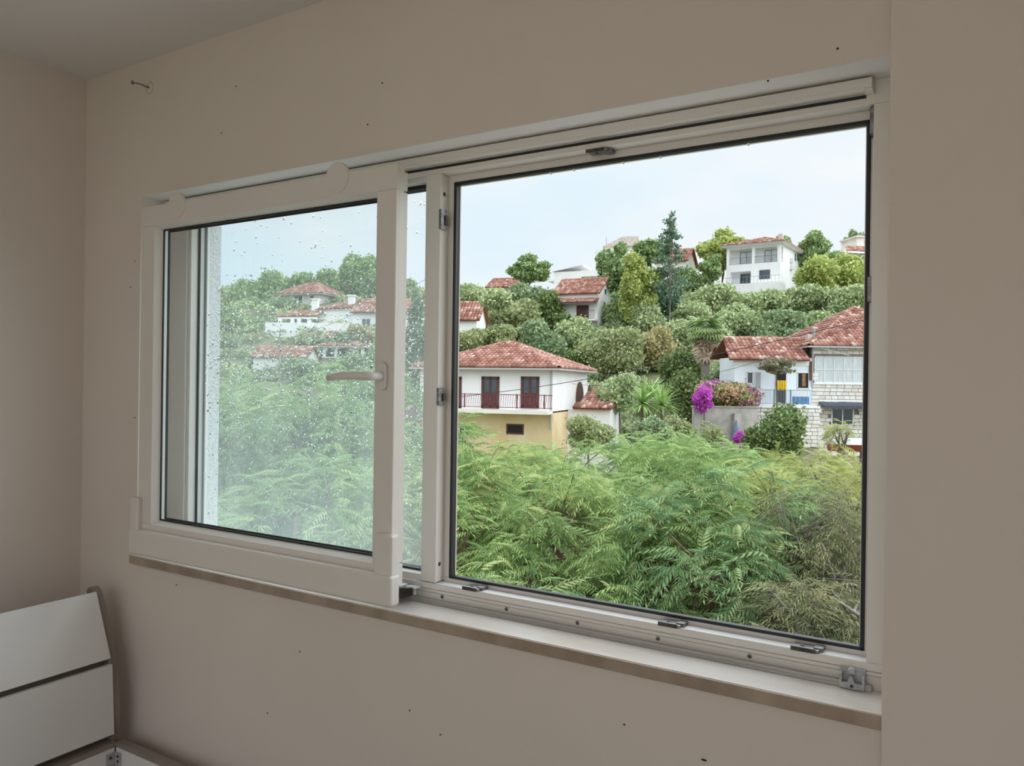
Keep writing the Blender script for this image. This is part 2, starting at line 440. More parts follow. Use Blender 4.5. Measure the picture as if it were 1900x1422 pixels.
# bottom member: face, groove, lower face
fr('frame_foot', WX0, WX1, YF, YO, 0.9665, ZB)
fr('frame_foot', WX0, WX1, YF + 0.0012, YO, 0.9575, 0.9655)
fr('frame_foot', WX0, WX1, YF + 0.002, YO, 0.925, 0.9570)
fr('ledge_light_strip', RX0, RX1, YF + 0.0012, YB - 0.0005, ZB - 0.001, ZB + 0.0006, M['ledge_light'], 0)  # thin plate, brightness of the skylit ledge put into its colour
# running track in front of the foot
fr('bottom_track', -1.9, -0.176, 0.086, YF + 0.003, 0.932, 0.9385, M['alu'], 0.001)
fr('bottom_track', -1.9, -0.176, 0.0905, YF + 0.003, 0.9385, 0.9420, M['alu'], 0.001)
fr('bottom_track', -1.9, -0.176, 0.0865, 0.0895, 0.9385, 0.9445, M['alu'], 0.0007)
# top guide rail
fr('guide_rail', -2.30, -0.187, 0.070, YF, 2.057, 2.0775, P)
fr('guide_rail_lip', -2.30, -0.199, 0.068, 0.0725, 2.0535, 2.060, P, 0.0008)
fr('guide_shadow_strip', -2.30, -0.200, YF - 0.0012, YF + 0.004, 2.0485, 2.0545, G, 0)  # dark strip painted in as the shadow line below the guide rail
fr('guide_end_cap', -0.201, -0.186, 0.069, YF, 2.0535, 2.0565, P, 0.0005)
# inner rebate steps and gaskets of the right opening
RB = 0.019
fr('rebate', RX0 - 0.001, RX1 + 0.001, YB, YO, ZT - RB, ZT + 0.001)
fr('rebate', RX0 - 0.001, RX1 + 0.001, YB, YB + 0.015, ZB - 0.001, 0.993)
fr('rebate', RX0 - 0.001, RX0 + RB, YB, YB + 0.015, 0.993, ZT - RB)
fr('rebate', RX1 - 0.009, RX1 + 0.001, YB, YO, 0.993, ZT - RB)
GX0, GX1, GZ0, GZ1 = RX0 + RB, RX1 - 0.009, 0.993, ZT - RB
G = M['gasket']; gt = 0.0075
fr('gasket', GX0 - 0.001, GX1 + 0.001, YB - 0.004, YB + 0.012, GZ1 - gt, GZ1 + 0.001, G, 0.002)
fr('gasket', GX0 - 0.001, GX1 + 0.001, YB - 0.004, YB + 0.012, GZ0 - 0.001, GZ0 + gt - 0.001, G, 0.002)
fr('gasket', GX0 - 0.001, GX0 + gt, YB - 0.004, YB + 0.012, GZ0, GZ1, G, 0.002)
fr('gasket', GX1 - gt + 0.001, GX1 + 0.001, YB - 0.004, YB + 0.012, GZ0, GZ1, G, 0.002)
# white outer lip behind the gasket
fr('outer_lip', GX0, GX0 + gt + 0.002, YB + 0.012, YB + 0.015, GZ0, GZ1, P, 0)
fr('outer_lip', GX1 - gt - 0.0022, GX1, YB + 0.012, YB + 0.015, GZ0, GZ1, P, 0)
fr('outer_lip', GX0, GX1, YB + 0.012, YB + 0.015, GZ0, GZ0 + gt - 0.0025, P, 0)
# fixed left half: beads, gasket, pane
bw = 0.012
fr('glazing_bead', LX0, LX1, YF + 0.008, YO, ZT - bw, ZT + 0.001)
fr('glazing_bead', LX0, LX1, YF + 0.008, YO, ZB - 0.001, ZB + 0.016)
fr('glazing_bead', LX0 - 0.001, LX0 + bw, YF + 0.008, YO, ZB + 0.016, ZT - bw)
fr('glazing_bead', LX1 - 0.008, LX1 + 0.001, YF + 0.012, YO, ZB + 0.016, ZT - bw)
PX0, PX1, PZ0, PZ1 = LX0 + bw, LX1 - 0.008, ZB + 0.016, ZT - bw
for y0 in (0.135, 0.1605):
    fr('gasket', PX0, PX1, y0, y0 + 0.005, PZ1 - 0.010, PZ1 + 0.001, G, 0)
    fr('gasket', PX0, PX1, y0, y0 + 0.005, PZ0 - 0.001, PZ0 + 0.0055, G, 0)
    fr('gasket', PX0 - 0.001, PX0 + 0.006, y0, y0 + 0.005, PZ0, PZ1, G, 0)
    fr('gasket', PX1 - 0.003, PX1 + 0.001, y0, y0 + 0.005, PZ0, PZ1, G, 0)
pane = MB().box(PX0, PX1, 0.1400, 0.1605, PZ0, PZ1).build('glass_pane', M['glass_fix'], win)
# raindrops on the outer face of the fixed pane
def drops(n, x0, x1, z0, z1, y, name, parent):
    tn, tm = 8, 3
    tv = []
    for i in range(tm + 1):
        th = 0.5 * math.pi * i / tm
        for k in range(tn):
            a = 2 * math.pi * k / tn
            tv.append((math.cos(a) * math.cos(th), math.sin(th), math.sin(a) * math.cos(th)))
    tv = np.array(tv); q = []
    for i in range(tm):
        for k in range(tn):
            q.append((i * tn + k, i * tn + (k + 1) % tn, (i + 1) * tn + (k + 1) % tn, (i + 1) * tn + k))
    q.append((0, 1, 2, 3)); q.append((0, 3, 4, 7)); q.append((4, 5, 6, 7)); q = np.array(q)
    vs, fs = [], []
    k = 0
    while k < n:
        x = RNG.uniform(x0, x1); z = RNG.uniform(z0, z1)
        dens = 0.25 + 0.75 * math.exp(-((z - 1.52) / 0.20) ** 2)
        if z > 1.72: dens *= 0.18
        if RNG.random() > dens: continue
        r = RNG.choice([0.0013, 0.0019, 0.0027, 0.0038], p=[0.35, 0.35, 0.22, 0.08]) * RNG.uniform(0.8, 1.25)
        sc = np.array([r, r * 0.7, r * RNG.uniform(1.0, 1.8)])
        sh = RNG.uniform(-0.1, 0.5)
        v = tv * sc
        v[:, 0] += v[:, 2] * sh
        vs.append(v + np.array([x, y, z])); fs.append(q + k * len(tv)); k += 1
    me = np_mesh(name, np.concatenate(vs), np.concatenate(fs), M['water'], smooth=True)
    o = bpy.data.objects.new(name, me); COL.objects.link(o); o.parent = parent
    return o
dr = drops(3200, PX0 + 0.01, PX1 - 0.005, PZ0 + 0.02, PZ1 - 0.015, 0.1606, 'raindrops', pane)
tag(dr, 'raindrops on the outer face', kind='stuff')
# raindrops hanging from the top gasket of the open half
for px in (1017, 1060, 1151, 1220, 1383):
    r = ray(px, 713); t = (YB + 0.008 - CAM[1]) / r[1]
    MB().ell((CAM[0] + r[0] * t, YB + 0.008, GZ1 - gt - 0.001), 0.0035, 0.003, 0.004, 10, 6).build('hanging_raindrop', M['water'], win, smooth=True)

# exterior reveal of rough render
MB().box(WX0, WX0 + 0.006, YO, 0.302, 0.925, WZ1).build('exterior_reveal', M['render_ext'], win)
MB().box(WX0, WX1, 0.0005, YF, WZ1 - 0.002, WZ1 + 0.001).build('soffit_light_skin', M['ceil'], win)  # paler skin, window light on the soffit put into its colour
# locking plates, screws, stop
def plate(x0, x1, z, up=1):
    pl = MB().box(x0, x1, YF - 0.003, YB - 0.006, z, z + 0.006 * up).build('striker_plate', M['metal'], win, 0.0008)
    MB().box(x0 - 0.0005, x1 - 0.006, YF - 0.0042, YF - 0.0025, z - 0.0005, z + 0.0078 * up).build('plate_edge', M['metal_dark'], pl)
    MB().lathe((x0 + (x1 - x0) * 0.35, YF + 0.014, z + 0.006 * up), (0, 0, up), [(0.0045, -0.001), (0.0045, 0.001), (0.003, 0.0016)], 12).build('screw_head', M['metal_dark'], pl, smooth=True)
    MB().box(x1 - 0.012, x1 + 0.006, YF + 0.008, YB - 0.004, z + 0.0005, z + 0.0085 * up).build('catch', M['metal'], pl, 0.0008)
plate(-1.113, -1.066, ZB); plate(-0.598, -0.550, ZB); plate(-0.323, -0.271, ZB)
plate(-0.786, -0.735, ZT - 0.0005, -1)
for za, zb in ((1.892, 1.943), (1.440, 1.485)):
    pl = MB().box(RX0 - 0.002, RX0 + 0.006, YF - 0.004, YF + 0.020, za, zb).build('striker_plate', M['metal'], win, 0.0008)
    MB().box(RX0 + 0.006, RX0 + 0.010, YF + 0.010, YF + 0.020, za + 0.012, zb - 0.014).build('catch', M['metal_dark'], pl, 0.001)
MB().box(RX1 - 0.0075, RX1 + 0.0005, YF + 0.006, YB + 0.004, 1.982, 2.033).build('striker_plate', M['metal'], win, 0.0008)
MB().box(RX1 - 0.0085, RX1 + 0.0005, YF + 0.012, YB + 0.004, 1.664, 1.712).build('striker_plate', M['metal'], win, 0.0015)
for x, z in ((-1.179, 0.9520), (-0.986, 0.9518), (-0.794, 0.9515), (-0.600, 0.9512), (-0.404, 0.951)):
    sc = MB().lathe((x, YF + 0.002, z), (0, -1, 0), [(0.0048, -0.001), (0.0048, 0.0008), (0.0036, 0.0016)], 14).build('screw_head', M['metal'], win, smooth=True)
    MB().lathe((x, YF + 0.0006, z), (0, -1, 0), [(0.0017, -0.0005), (0.0017, 0.0004)], 8).build('screw_socket', M['speck'], sc)
for z in (1.985, 1.030):
    MB().lathe((RX0 - 0.001, YF + 0.016, z), (1, 0, 0), [(0.0058, -0.001), (0.0055, 0.0014)], 14).build('screw_cap', M['metal_dark'], win, smooth=True)
# plastic buffer at the right end of the track
st = MB().box(-0.231, -0.187, 0.0785, 0.100, 0.9335, 0.9445).build('track_stop', M['clip'], win, 0.0012)
MB().box(-0.231, -0.187, 0.094, 0.100, 0.944, 0.969).build('stop_back', M['clip'], st, 0.001)
MB().box(-0.231, -0.2265, 0.078, 0.098, 0.944, 0.961).build('stop_prong', M['clip'], st, 0.0012)
MB().box(-0.1915, -0.187, 0.078, 0.098, 0.944, 0.960).build('stop_prong', M['clip'], st, 0.0012)
MB().prism([(-0.2175, 0.9445), (-0.2035, 0.9445), (-0.2085, 0.958), (-0.2125, 0.958)], 1, 0.079, 0.086).build('stop_wedge', M['clip'], st, 0.0006)
MB().prism([(-0.2185, 0.962), (-0.2035, 0.962), (-0.205, 0.969), (-0.2105, 0.972), (-0.2165, 0.969)], 1, 0.080, 0.096).build('stop_knob', M['clip'], st, 0.001)
MB().lathe((-0.209, 0.0785, 0.9395), (0, -1, 0), [(0.0034, -0.001), (0.003, 0.001)], 12).build('screw_head', M['metal_dark'], st)

# ------------------------------------------------------------------ sliding sash parked in front of the fixed half
SY = -0.045
SX0, SX1, SZ0, SZ1 = -2.246, -1.225, 0.985, 2.030
HX0, HX1, HZ0, HZ1 = -2.180, -1.287, 1.052, 1.968
sash = empty('sliding_sash', (0, 0, 0)); tag(sash, 'white glazed window sash slid open to the left, with a lever handle', 'window sash')
def sb(name, x0, x1, y0, y1, z0, z1, m=P, bevel=0.0025, parent=sash):
    return box(name, m, parent, x0, x1, y0, y1, z0, z1, bevel)
for nm, a in (('top_rail', (SX0, SX1, SY, -0.032, HZ1, SZ1)), ('bottom_rail', (SX0, SX1, SY, -0.032, SZ0, HZ0)),
              ('stile', (SX0, HX0, SY, -0.032, HZ0, HZ1)), ('stile', (HX1, SX1, SY, -0.032, HZ0, HZ1))):
    sb(nm, *a)
for nm, a in (('rear_rail', (SX0 + 0.003, SX1 - 0.002, -0.032, -0.012, HZ1 - 0.001, SZ1 - 0.004)),
              ('rear_rail', (SX0 + 0.003, SX1 - 0.002, -0.032, -0.012, SZ0 + 0.003, HZ0 + 0.001)),
              ('rear_stile', (SX0 + 0.003, HX0 + 0.001, -0.032, -0.012, HZ0, HZ1)), ('rear_stile', (HX1 - 0.001, SX1 - 0.002, -0.032, -0.012, HZ0, HZ1)),
              ('rear_rail', (SX0 + 0.012, SX1 - 0.006, -0.012, 0.006, HZ1 + 0.004, SZ1 - 0.012)),
              ('rear_rail', (SX0 + 0.012, SX1 - 0.006, -0.012, 0.006, SZ0 + 0.012, HZ0 - 0.004)),
              ('rear_stile', (SX0 + 0.012, HX0 - 0.004, -0.012, 0.006, HZ0, HZ1)), ('rear_stile', (HX1 + 0.004, SX1 - 0.006, -0.012, 0.006, HZ0, HZ1))):
    sb(nm, *a, bevel=0.0015)
# sloping glazing beads
bb = 0.010
def slope(name, prof_a, prof_b):
    m = MB(); n = len(prof_a); m.v = [tuple(p) for p in prof_a] + [tuple(p) for p in prof_b]
    m.f = [list(range(n))[::-1], list(range(n, 2 * n))] + [[i, (i + 1) % n, n + (i + 1) % n, n + i] for i in range(n)]
    return m.build(name, P, sash)
yo, yi = SY + 0.003, -0.020
slope('glazing_bead', [(HX0, yo, HZ0), (HX0 + bb, yi, HZ0 + bb), (HX0, yi, HZ0)], [(HX0, yo, HZ1), (HX0 + bb, yi, HZ1 - bb), (HX0, yi, HZ1)])
slope('glazing_bead', [(HX1, yo, HZ0), (HX1, yi, HZ0), (HX1 - bb, yi, HZ0 + bb)], [(HX1, yo, HZ1), (HX1, yi, HZ1), (HX1 - bb, yi, HZ1 - bb)])
slope('glazing_bead', [(HX0, yo, HZ0), (HX0, yi, HZ0), (HX0 + bb, yi, HZ0 + bb)], [(HX1, yo, HZ0), (HX1, yi, HZ0), (HX1 - bb, yi, HZ0 + bb)])
slope('glazing_bead', [(HX0, yo, HZ1), (HX0 + bb, yi, HZ1 - bb), (HX0, yi, HZ1)], [(HX1, yo, HZ1), (HX1 - bb, yi, HZ1 - bb), (HX1, yi, HZ1)])
qx0, qx1, qz0, qz1 = HX0 + bb, HX1 - bb, HZ0 + bb, HZ1 - bb
for y0, th in ((-0.0215, 0.0045), (-0.004, 0.006)):
    sb('gasket', qx0 - 0.003, qx1 + 0.003, y0, y0 + 0.003, qz1 - th, qz1 + 0.003, G, 0)
    sb('gasket', qx0 - 0.003, qx1 + 0.003, y0, y0 + 0.003, qz0 - 0.003, qz0 + th, G, 0)
    sb('gasket', qx0 - 0.003, qx0 + th, y0, y0 + 0.003, qz0, qz1, G, 0)
    sb('gasket', qx1 - th, qx1 + 0.003, y0, y0 + 0.003, qz0, qz1, G, 0)
MB().box(qx0 - 0.004, qx1 + 0.004, -0.0185, -0.0050, qz0 - 0.004, qz1 + 0.004).build('glass_pane', M['glass_sash'], sash)
# bottom cover with end caps
cov = MB().box(-2.262, -1.208, -0.068, -0.030, 0.956, 1.034).build('bottom_cover', P, sash, 0.009, seg=4)
cap = MB().box(-1.268, -1.211, -0.062, -0.034, 1.020, 1.130).build('corner_cap', P, sash, 0.006, seg=3)
cap2 = MB().box(-2.262, -2.222, -0.062, -0.034, 1.020, 1.130).build('corner_cap', P, sash, 0.006, seg=3)
# hinge-side round covers of the top guide arms
for px, py in ((326, 374), (624, 324)):
    c = atY(px, py, SY - 0.004)
    MB().lathe((c[0], SY + 0.004, 2.018), (0, -1, 0), [(0.040, 0), (0.040, 0.0055), (0.038, 0.0075)], 28).build('guide_arm_cover', P, sash, smooth=False)
# handle
hz = 1.512
hr = MB()
prof = []
for k in range(24):
    a = 2 * math.pi * k / 24
    prof.append((-1.257 + 0.014 * math.cos(a), hz + 0.020 * (1 if math.sin(a) > 0 else -1) * (abs(math.sin(a)) > 0.01) + 0.014 * math.sin(a)))
hr.prism(prof, 1, SY - 0.010, SY + 0.001)
h1 = hr.build('handle_rosette', P, sash, 0.002)
hl = MB().tube([(-1.257, SY - 0.008, hz), (-1.257, SY - 0.040, hz), (-1.259, SY - 0.052, hz), (-1.268, SY - 0.058, hz), (-1.30, SY - 0.060, hz + 0.001),
                (-1.35, SY - 0.060, hz - 0.001), (-1.385, SY - 0.059, hz - 0.006)], [0.0105, 0.0105, 0.011, 0.0112, 0.0105, 0.0095, 0.0075], 14)
hl.build('handle_lever', P, h1, smooth=True)
# scissor arm reaching from the sash to the track
arm = MB().prism([(-1.32, 0.000), (-1.245, 0.056), (-1.228, 0.052), (-1.226, 0.074), (-1.25, 0.076), (-1.33, 0.02)], 2, 0.974, 0.977).build('slide_arm', M['clip'], sash, 0.0006)
MB().box(-1.30, -1.258, 0.03, 0.06, 0.979, 0.983).build('arm_link', M['clip'], arm, 0.0008)
MB().lathe((-1.238, 0.064, 0.956), (0, 0, 1), [(0.0035, 0), (0.0035, 0.02)], 10).build('arm_pin', M['clip'], arm)
MB().box(-1.33, -1.262, 0.05, 0.085, 0.946, 0.974).build('roller_block', M['metal_dark'], arm, 0.001)

# ------------------------------------------------------------------ bed in the corner
bed = empty('bed', (-2.30, -0.08, 0)); tag(bed, 'bare bed frame with white slatted headboard and grey-brown edges in the corner', 'bed')
BO = Vector((-2.30, -0.08, 0))
def bd(mb, name, m, bevel=0.0, parent=bed):
    mb.v = [tuple(Vector(p) - BO) for p in mb.v]
    return mb.build(name, m, parent, bevel)
def bsub(mb, name, m, parent):
    mb.v = [tuple(Vector(p) - BO) for p in mb.v]
    return mb.build(name, m, parent)
curve = [(-2.292, 0.36), (-2.290, 0.40), (-2.286, 0.45), (-2.290, 0.51), (-2.302, 0.58), (-2.318, 0.635), (-2.336, 0.69), (-2.356, 0.74), (-2.379, 0.79), (-2.398, 0.822), (-2.412, 0.832)]
post = curve + [(-2.428, 0.832), (-2.440, 0.822)] + [(x - 0.055, z) for x, z in curve[::-1][2:]]
for y0 in (-0.092, -1.69):
    bd(MB().prism(post + [(-2.345, 0.0), (-2.292, 0.0)], 1, y0, y0 + 0.026), 'headboard_post', M['bed_brown'], 0.002)
def panel(name, p0, p1, th, m, ya=-1.664, yb=-0.092, off=0.0):
    d = Vector((p1[0] - p0[0], p1[1] - p0[1])).normalized(); nrm = Vector((d.y, -d.x))   # towards +x
    a = Vector(p0) + nrm * off; b = Vector(p1) + nrm * off
    pr = [tuple(a), tuple(b), tuple(b - nrm * th), tuple(a - nrm * th)]
    return bd(MB().prism(pr, 1, ya, yb), name, m, 0.001)
panel('headboard_panel', (-2.304, 0.630), (-2.386, 0.824), 0.018, M['bed_white'], off=0.003)
panel('headboard_panel', (-2.2815, 0.402), (-2.296, 0.614), 0.018, M['bed_white'], off=0.004)
panel('headboard_backing', (-2.300, 0.37), (-2.318, 0.60), 0.012, M['bed_brown'], off=-0.016)
panel('headboard_backing', (-2.318, 0.60), (-2.395, 0.80), 0.012, M['bed_brown'], off=-0.016)
bd(MB().box(-2.325, -2.269, -1.664, -0.092, 0.365, 0.38), 'head_rail_top', M['bed_brown'], 0.001)
bd(MB().box(-2.300, -2.2715, -1.664, -0.094, 0.13, 0.365), 'head_rail', M['bed_white'], 0.001)
for ya, yb in ((-0.092, -0.066), (-1.69, -1.664)):
    bd(MB().box(-2.27, -0.40, ya, yb, 0.365, 0.38), 'side_rail_top', M['bed_brown'], 0.001)
    bd(MB().box(-2.27, -0.40, ya + 0.001, yb, 0.13, 0.365), 'side_rail', M['bed_white'], 0.001)
bd(MB().box(-0.40, -0.37, -1.69, -0.066, 0.0, 0.42), 'foot_rail', M['bed_white'], 0.002)
for k in range(13):
    x = -2.18 + k * 0.138
    bd(MB().box(x, x + 0.07, -1.663, -0.093, 0.215, 0.23), 'bed_slat', M['bed_brown'], 0.001)
br = bd(MB().box(-2.2715, -2.2695, -0.122, -0.092, 0.20, 0.352).box(-2.2715, -2.241, -0.094, -0.092, 0.20, 0.352), 'corner_bracket', M['clip'], 0.0004)
br['label'] = 'zinc corner bracket'
for (x, y, z, ax) in ((-2.2695, -0.108, 0.337, (1, 0, 0)), (-2.2695, -0.108, 0.27, (1, 0, 0)), (-2.255, -0.094, 0.34, (0, -1, 0)), (-2.255, -0.094, 0.325, (0, -1, 0)), (-2.255, -0.094, 0.27, (0, -1, 0))):
    bsub(MB().lathe((x, y, z), ax, [(0.0045, -0.001), (0.004, 0.002), (0.002, 0.0026)], 10), 'screw', M['metal_dark'], br)

# unseen pendant added behind the camera to fill the room with light
lamp = empty('fill_lamp', (-0.6, -2.7, ZC)); tag(lamp, 'unseen round white pendant added behind the camera as fill light', 'lamp')
lm = bpy.data.materials.new('fill lamp glow'); lm.use_nodes = True
lb = lm.node_tree.nodes['Principled BSDF']; lb.inputs['Base Color'].default_value = (0.9, 0.88, 0.84, 1)
lb.inputs['Emission Color'].default_value = (1.0, 0.87, 0.81, 1); lb.inputs['Emission Strength'].default_value = 11.5
MB().lathe((0, 0, -0.03), (0, 0, 1), [(0.05, 0), (0.06, 0.03)], 24).build('lamp_base', M['pvc'], lamp, smooth=True)
MB().tube([(0, 0, -0.02), (0, 0, -0.46)], 0.004, 8).build('lamp_cord', M['pvc'], lamp)
MB().ell((0, 0, -0.60), 0.17, 0.17, 0.15, 28, 14).build('lamp_shade', lm, lamp, smooth=True)

# ================================================================== outside
# ------------------------------------------------------------------ terrain
def terrain():
    ls = np.arange(-220, 221, 5.0); ds = np.concatenate([np.arange(-120, 40, 10.0), np.arange(40, 140, 3.0), np.arange(140, 421, 14.0)])
    v = []
    for d in ds:
        for l in ls:
            p = CAM + FWD * d + RGT * l
            v.append((p[0], p[1], terr(p)))
    n = len(ls); q = []
    for i in range(len(ds) - 1):
        for k in range(n - 1):
            q.append((i * n + k, i * n + k + 1, (i + 1) * n + k + 1, (i + 1) * n + k))
    o = bpy.data.objects.new('hillside_ground', np_mesh('hillside_ground', v, q, M['ground'], smooth=True)); COL.objects.link(o)
    return tag(o, 'hillside ground rising behind the houses, mostly hidden by bushes', 'ground', kind='structure')
terrain()
yd = MB()
for i in range(14):
    for k in range(6):
        x = -9 + i * 1.0; y = 0.32 + k * 1.0
        yd.box(x + 0.006, x + 0.994, y + 0.006, y + 0.994, -6.6, -6.02 + 0.01 * ((i * 7 + k * 3) % 3))
tag(yd.build('bounce_slabs', M['light_bounce']), 'unseen pale slabs added below the building to bounce light upwards', 'light_bounce', kind='structure')  # out of view, added to throw light up at the window soffit

# ------------------------------------------------------------------ houses
class House:
    def __init__(s, name, label, px, py, d, yaw, cat='house'):
        s.o = Vector(V(px, py, d)); s.rz = AZ + math.radians(yaw)
        s.root = empty(name, s.o, s.rz); tag(s.root, label, cat)
        c, n = math.cos(s.rz), math.sin(s.rz)
        s.ux = np.array([c, n, 0]); s.uy = np.array([-n, c, 0]); s.on = np.array(s.o)
        s.gz = min(terr(s.on), terr(s.on + s.uy * 8 - s.ux * 4)) - s.on[2] - 0.3
    def f(s, px, py, y=0.0):
        r = ray(px, py); t = (y - (CAM - s.on) @ s.uy) / (r @ s.uy); q = CAM + r * t - s.on
        return float(q @ s.ux), float(q[2])
    def side(s, px, py, x=0.0):
        r = ray(px, py); t = (x - (CAM - s.on) @ s.ux) / (r @ s.ux); q = CAM + r * t - s.on
        return float(q @ s.uy), float(q[2])
    def box(s, name, m, x0, x1, y0, y1, z0, z1, parent=None, bevel=0):
        return box(name, M[m], parent or s.root, x0, x1, y0, y1, z0, z1, bevel)
    def win(s, px0, py0, px1, py1, y=0.0, frame='wframe', pane='pane', bars=1, fw=0.07, name='window', hb=0):
        x0, z1 = s.f(px0, py0, y); x1, _ = s.f(px1, py0, y); z0 = s.f((px0 + px1) / 2, py1, y)[1]
        z1 = s.f((px0 + px1) / 2, py0, y)[1]
        return s.winm(x0, x1, z0, z1, y, frame, pane, bars, fw, name, hb)
    def winm(s, x0, x1, z0, z1, y=0.0, frame='wframe', pane='pane', bars=1, fw=0.07, name='window', hb=0):
        m = MB(); a, b = y - 0.05, y + 0.03
        m.box(x0, x0 + fw, a, b, z0, z1).box(x1 - fw, x1, a, b, z0, z1).box(x0, x1, a, b, z1 - fw, z1).box(x0, x1, a, b, z0, z0 + fw)
        for k in range(bars):
            xc = x0 + (x1 - x0) * (k + 1) / (bars + 1); m.box(xc - fw * 0.4, xc + fw * 0.4, a, b, z0, z1)
        for k in range(hb):
            zc = z0 + (z1 - z0) * (k + 1) / (hb + 1); m.box(x0, x1, a, b, zc - fw * 0.4, zc + fw * 0.4)
        w = m.build(name, M[frame], s.root)
        box('pane', M[pane], w, x0 + fw * 0.5, x1 - fw * 0.5, y - 0.02, y + 0.02, z0 + fw * 0.5, z1 - fw * 0.5)
        return w
    def swin(s, px0, py0, px1, py1, x=0.0, frame='wframe', pane='pane', name='window', fw=0.07):
        y0, _ = s.side(px0, py0, x); y1, _ = s.side(px1, py0, x); z1 = s.side((px0 + px1) / 2, py0, x)[1]; z0 = s.side((px0 + px1) / 2, py1, x)[1]
        a, b = x - 0.03, x + 0.05
        m = MB().box(a, b, y0, y0 + fw, z0, z1).box(a, b, y1 - fw, y1, z0, z1).box(a, b, y0, y1, z1 - fw, z1).box(a, b, y0, y1, z0, z0 + fw)
        w = m.build(name, M[frame], s.root)
        box('pane', M[pane], w, x - 0.02, x + 0.02, y0 + fw * 0.5, y1 - fw * 0.5, z0 + fw * 0.5, z1 - fw * 0.5)
        return w
    def rail(s, x0, x1, y, z0, z1, n, m, r=0.012, belly=0.0, posts=(), name='railing'):
        b = MB()
        b.box(x0, x1, y - 0.025, y + 0.025, z1 - 0.04, z1); b.box(x0, x1, y - 0.02, y + 0.02, z0 + 0.03, z0 + 0.06)
        for k in range(n):
            x = x0 + (x1 - x0) * (k + 0.5) / n
            if belly:
                h = z1 - z0
                b.tube([(x, y, z1 - 0.03), (x, y - 0.01, z0 + 0.72 * h), (x, y - belly, z0 + 0.30 * h), (x, y - belly * 0.7, z0 + 0.14 * h), (x, y, z0 + 0.05)], r, 4, False)
            else:
                b.box(x - r, x + r, y - r, y + r, z0 + 0.03, z1 - 0.02)
        for x in posts: b.box(x - 0.03, x + 0.03, y - 0.03, y + 0.03, z0, z1 + 0.02)
        return b.build(name, M[m], s.root)

TILES = {}
def tile_mesh(tw, th):
    k = (round(tw, 3), round(th, 3))
    if k not in TILES:
        ln = th * 1.18; a = tw * 0.5; v = []
        for y, dz, sc in ((0.0, 0.085, 1.0), (ln, 0.012, 0.88)):
            for x, z in ((-a, 0.0), (-a * 0.62, 0.055), (0, 0.078), (a * 0.62, 0.055), (a, 0.0)):
                v.append((x * sc, y, z * tw / 0.22 + dz))
        b = len(v)
        for x, z in ((-a, 0.0), (-a * 0.62, 0.02), (0, 0.03), (a * 0.62, 0.02), (a, 0.0)):
            v.append((x, 0.0, z + 0.01))
        q = [(i, i + 1, 6 + i, 5 + i) for i in range(4)] + [(b + i, b + i + 1, i + 1, i) for i in range(4)]
        TILES[k] = (np.array(v), np.array(q), np_mesh('roof_tile', v, q, M['tile'], rnd=np.zeros(len(v)), smooth=False))
    return TILES[k]

def roof_plane(parent, e0, e1, r0, r1, tw=0.25, th=0.40, single=False, deck=True, deckmat='tile_base'):
    """tiled slope between eave e0-e1 and ridge r0-r1 (local coordinates of parent)"""
    e0, e1, r0, r1 = (np.array(p, float) for p in (e0, e1, r0, r1))
    u = (e1 - e0); L = np.linalg.norm(u); u /= L
    sv = (r0 + r1) / 2 - (e0 + e1) / 2; sv = sv - u * (sv @ u); H = np.linalg.norm(sv); sv /= H
    nv = np.cross(u, sv)
    if nv[2] < 0: nv = -nv; flip = True
    else: flip = False
    if deck:
        m = MB(); pts = [e0, e1, r1, r0] if np.linalg.norm(r1 - r0) > 0.05 else [e0, e1, r0]
        n = len(pts); lo = [p - nv * 0.09 for p in pts]
        m.v = [tuple(p) for p in pts] + [tuple(p) for p in lo]
        m.f = [list(range(n)), list(range(n, 2 * n))[::-1]] + [[i, n + i, n + (i + 1) % n, (i + 1) % n] for i in range(n)]
        m.build('roof_deck', M[deckmat], parent)
    tv, tq, tme = tile_mesh(tw, th)
    rows = int(H / th) ; th2 = H / max(rows, 1)
    l0 = (r0 - e0) @ u; l1 = (r1 - e0) @ u
    vs, fs, rn = [], [], []; k = 0
    for i in range(rows):
        t = (i + 0.5) / rows
        a = l0 * t; b = L + (l1 - L) * t
        c0 = math.ceil(a / tw - 0.5); c1 = math.floor(b / tw - 0.5)
        for c in range(c0, c1 + 1):
            x = (c + 0.5) * tw
            org = e0 + u * x + sv * (i * th2 - 0.05) + nv * 0.01
            if single:
                ob = bpy.data.objects.new('roof_tile', tme); COL.objects.link(ob); ob.parent = parent
                jit = RNG.uniform(-0.012, 0.012, 2)
                org = org + u * jit[0] + sv * jit[1]
                uu = u if not flip else -u
                ob.matrix_local = Matrix(((uu[0], sv[0], nv[0], org[0]), (uu[1], sv[1], nv[1], org[1]), (uu[2], sv[2], nv[2], org[2]), (0, 0, 0, 1)))
            else:
                w = org + tv[:, :1] * u + tv[:, 1:2] * sv + tv[:, 2:] * nv
                vs.append(w); fs.append(tq + k * len(tv)); rn.append(np.full(len(tv), RNG.random())); k += 1
    if vs:
        o = bpy.data.objects.new('roof_tiles', np_mesh('roof_tiles', np.concatenate(vs), np.concatenate(fs), M['tile'], np.concatenate(rn)))
        COL.objects.link(o); o.parent = parent; o['kind'] = 'stuff'

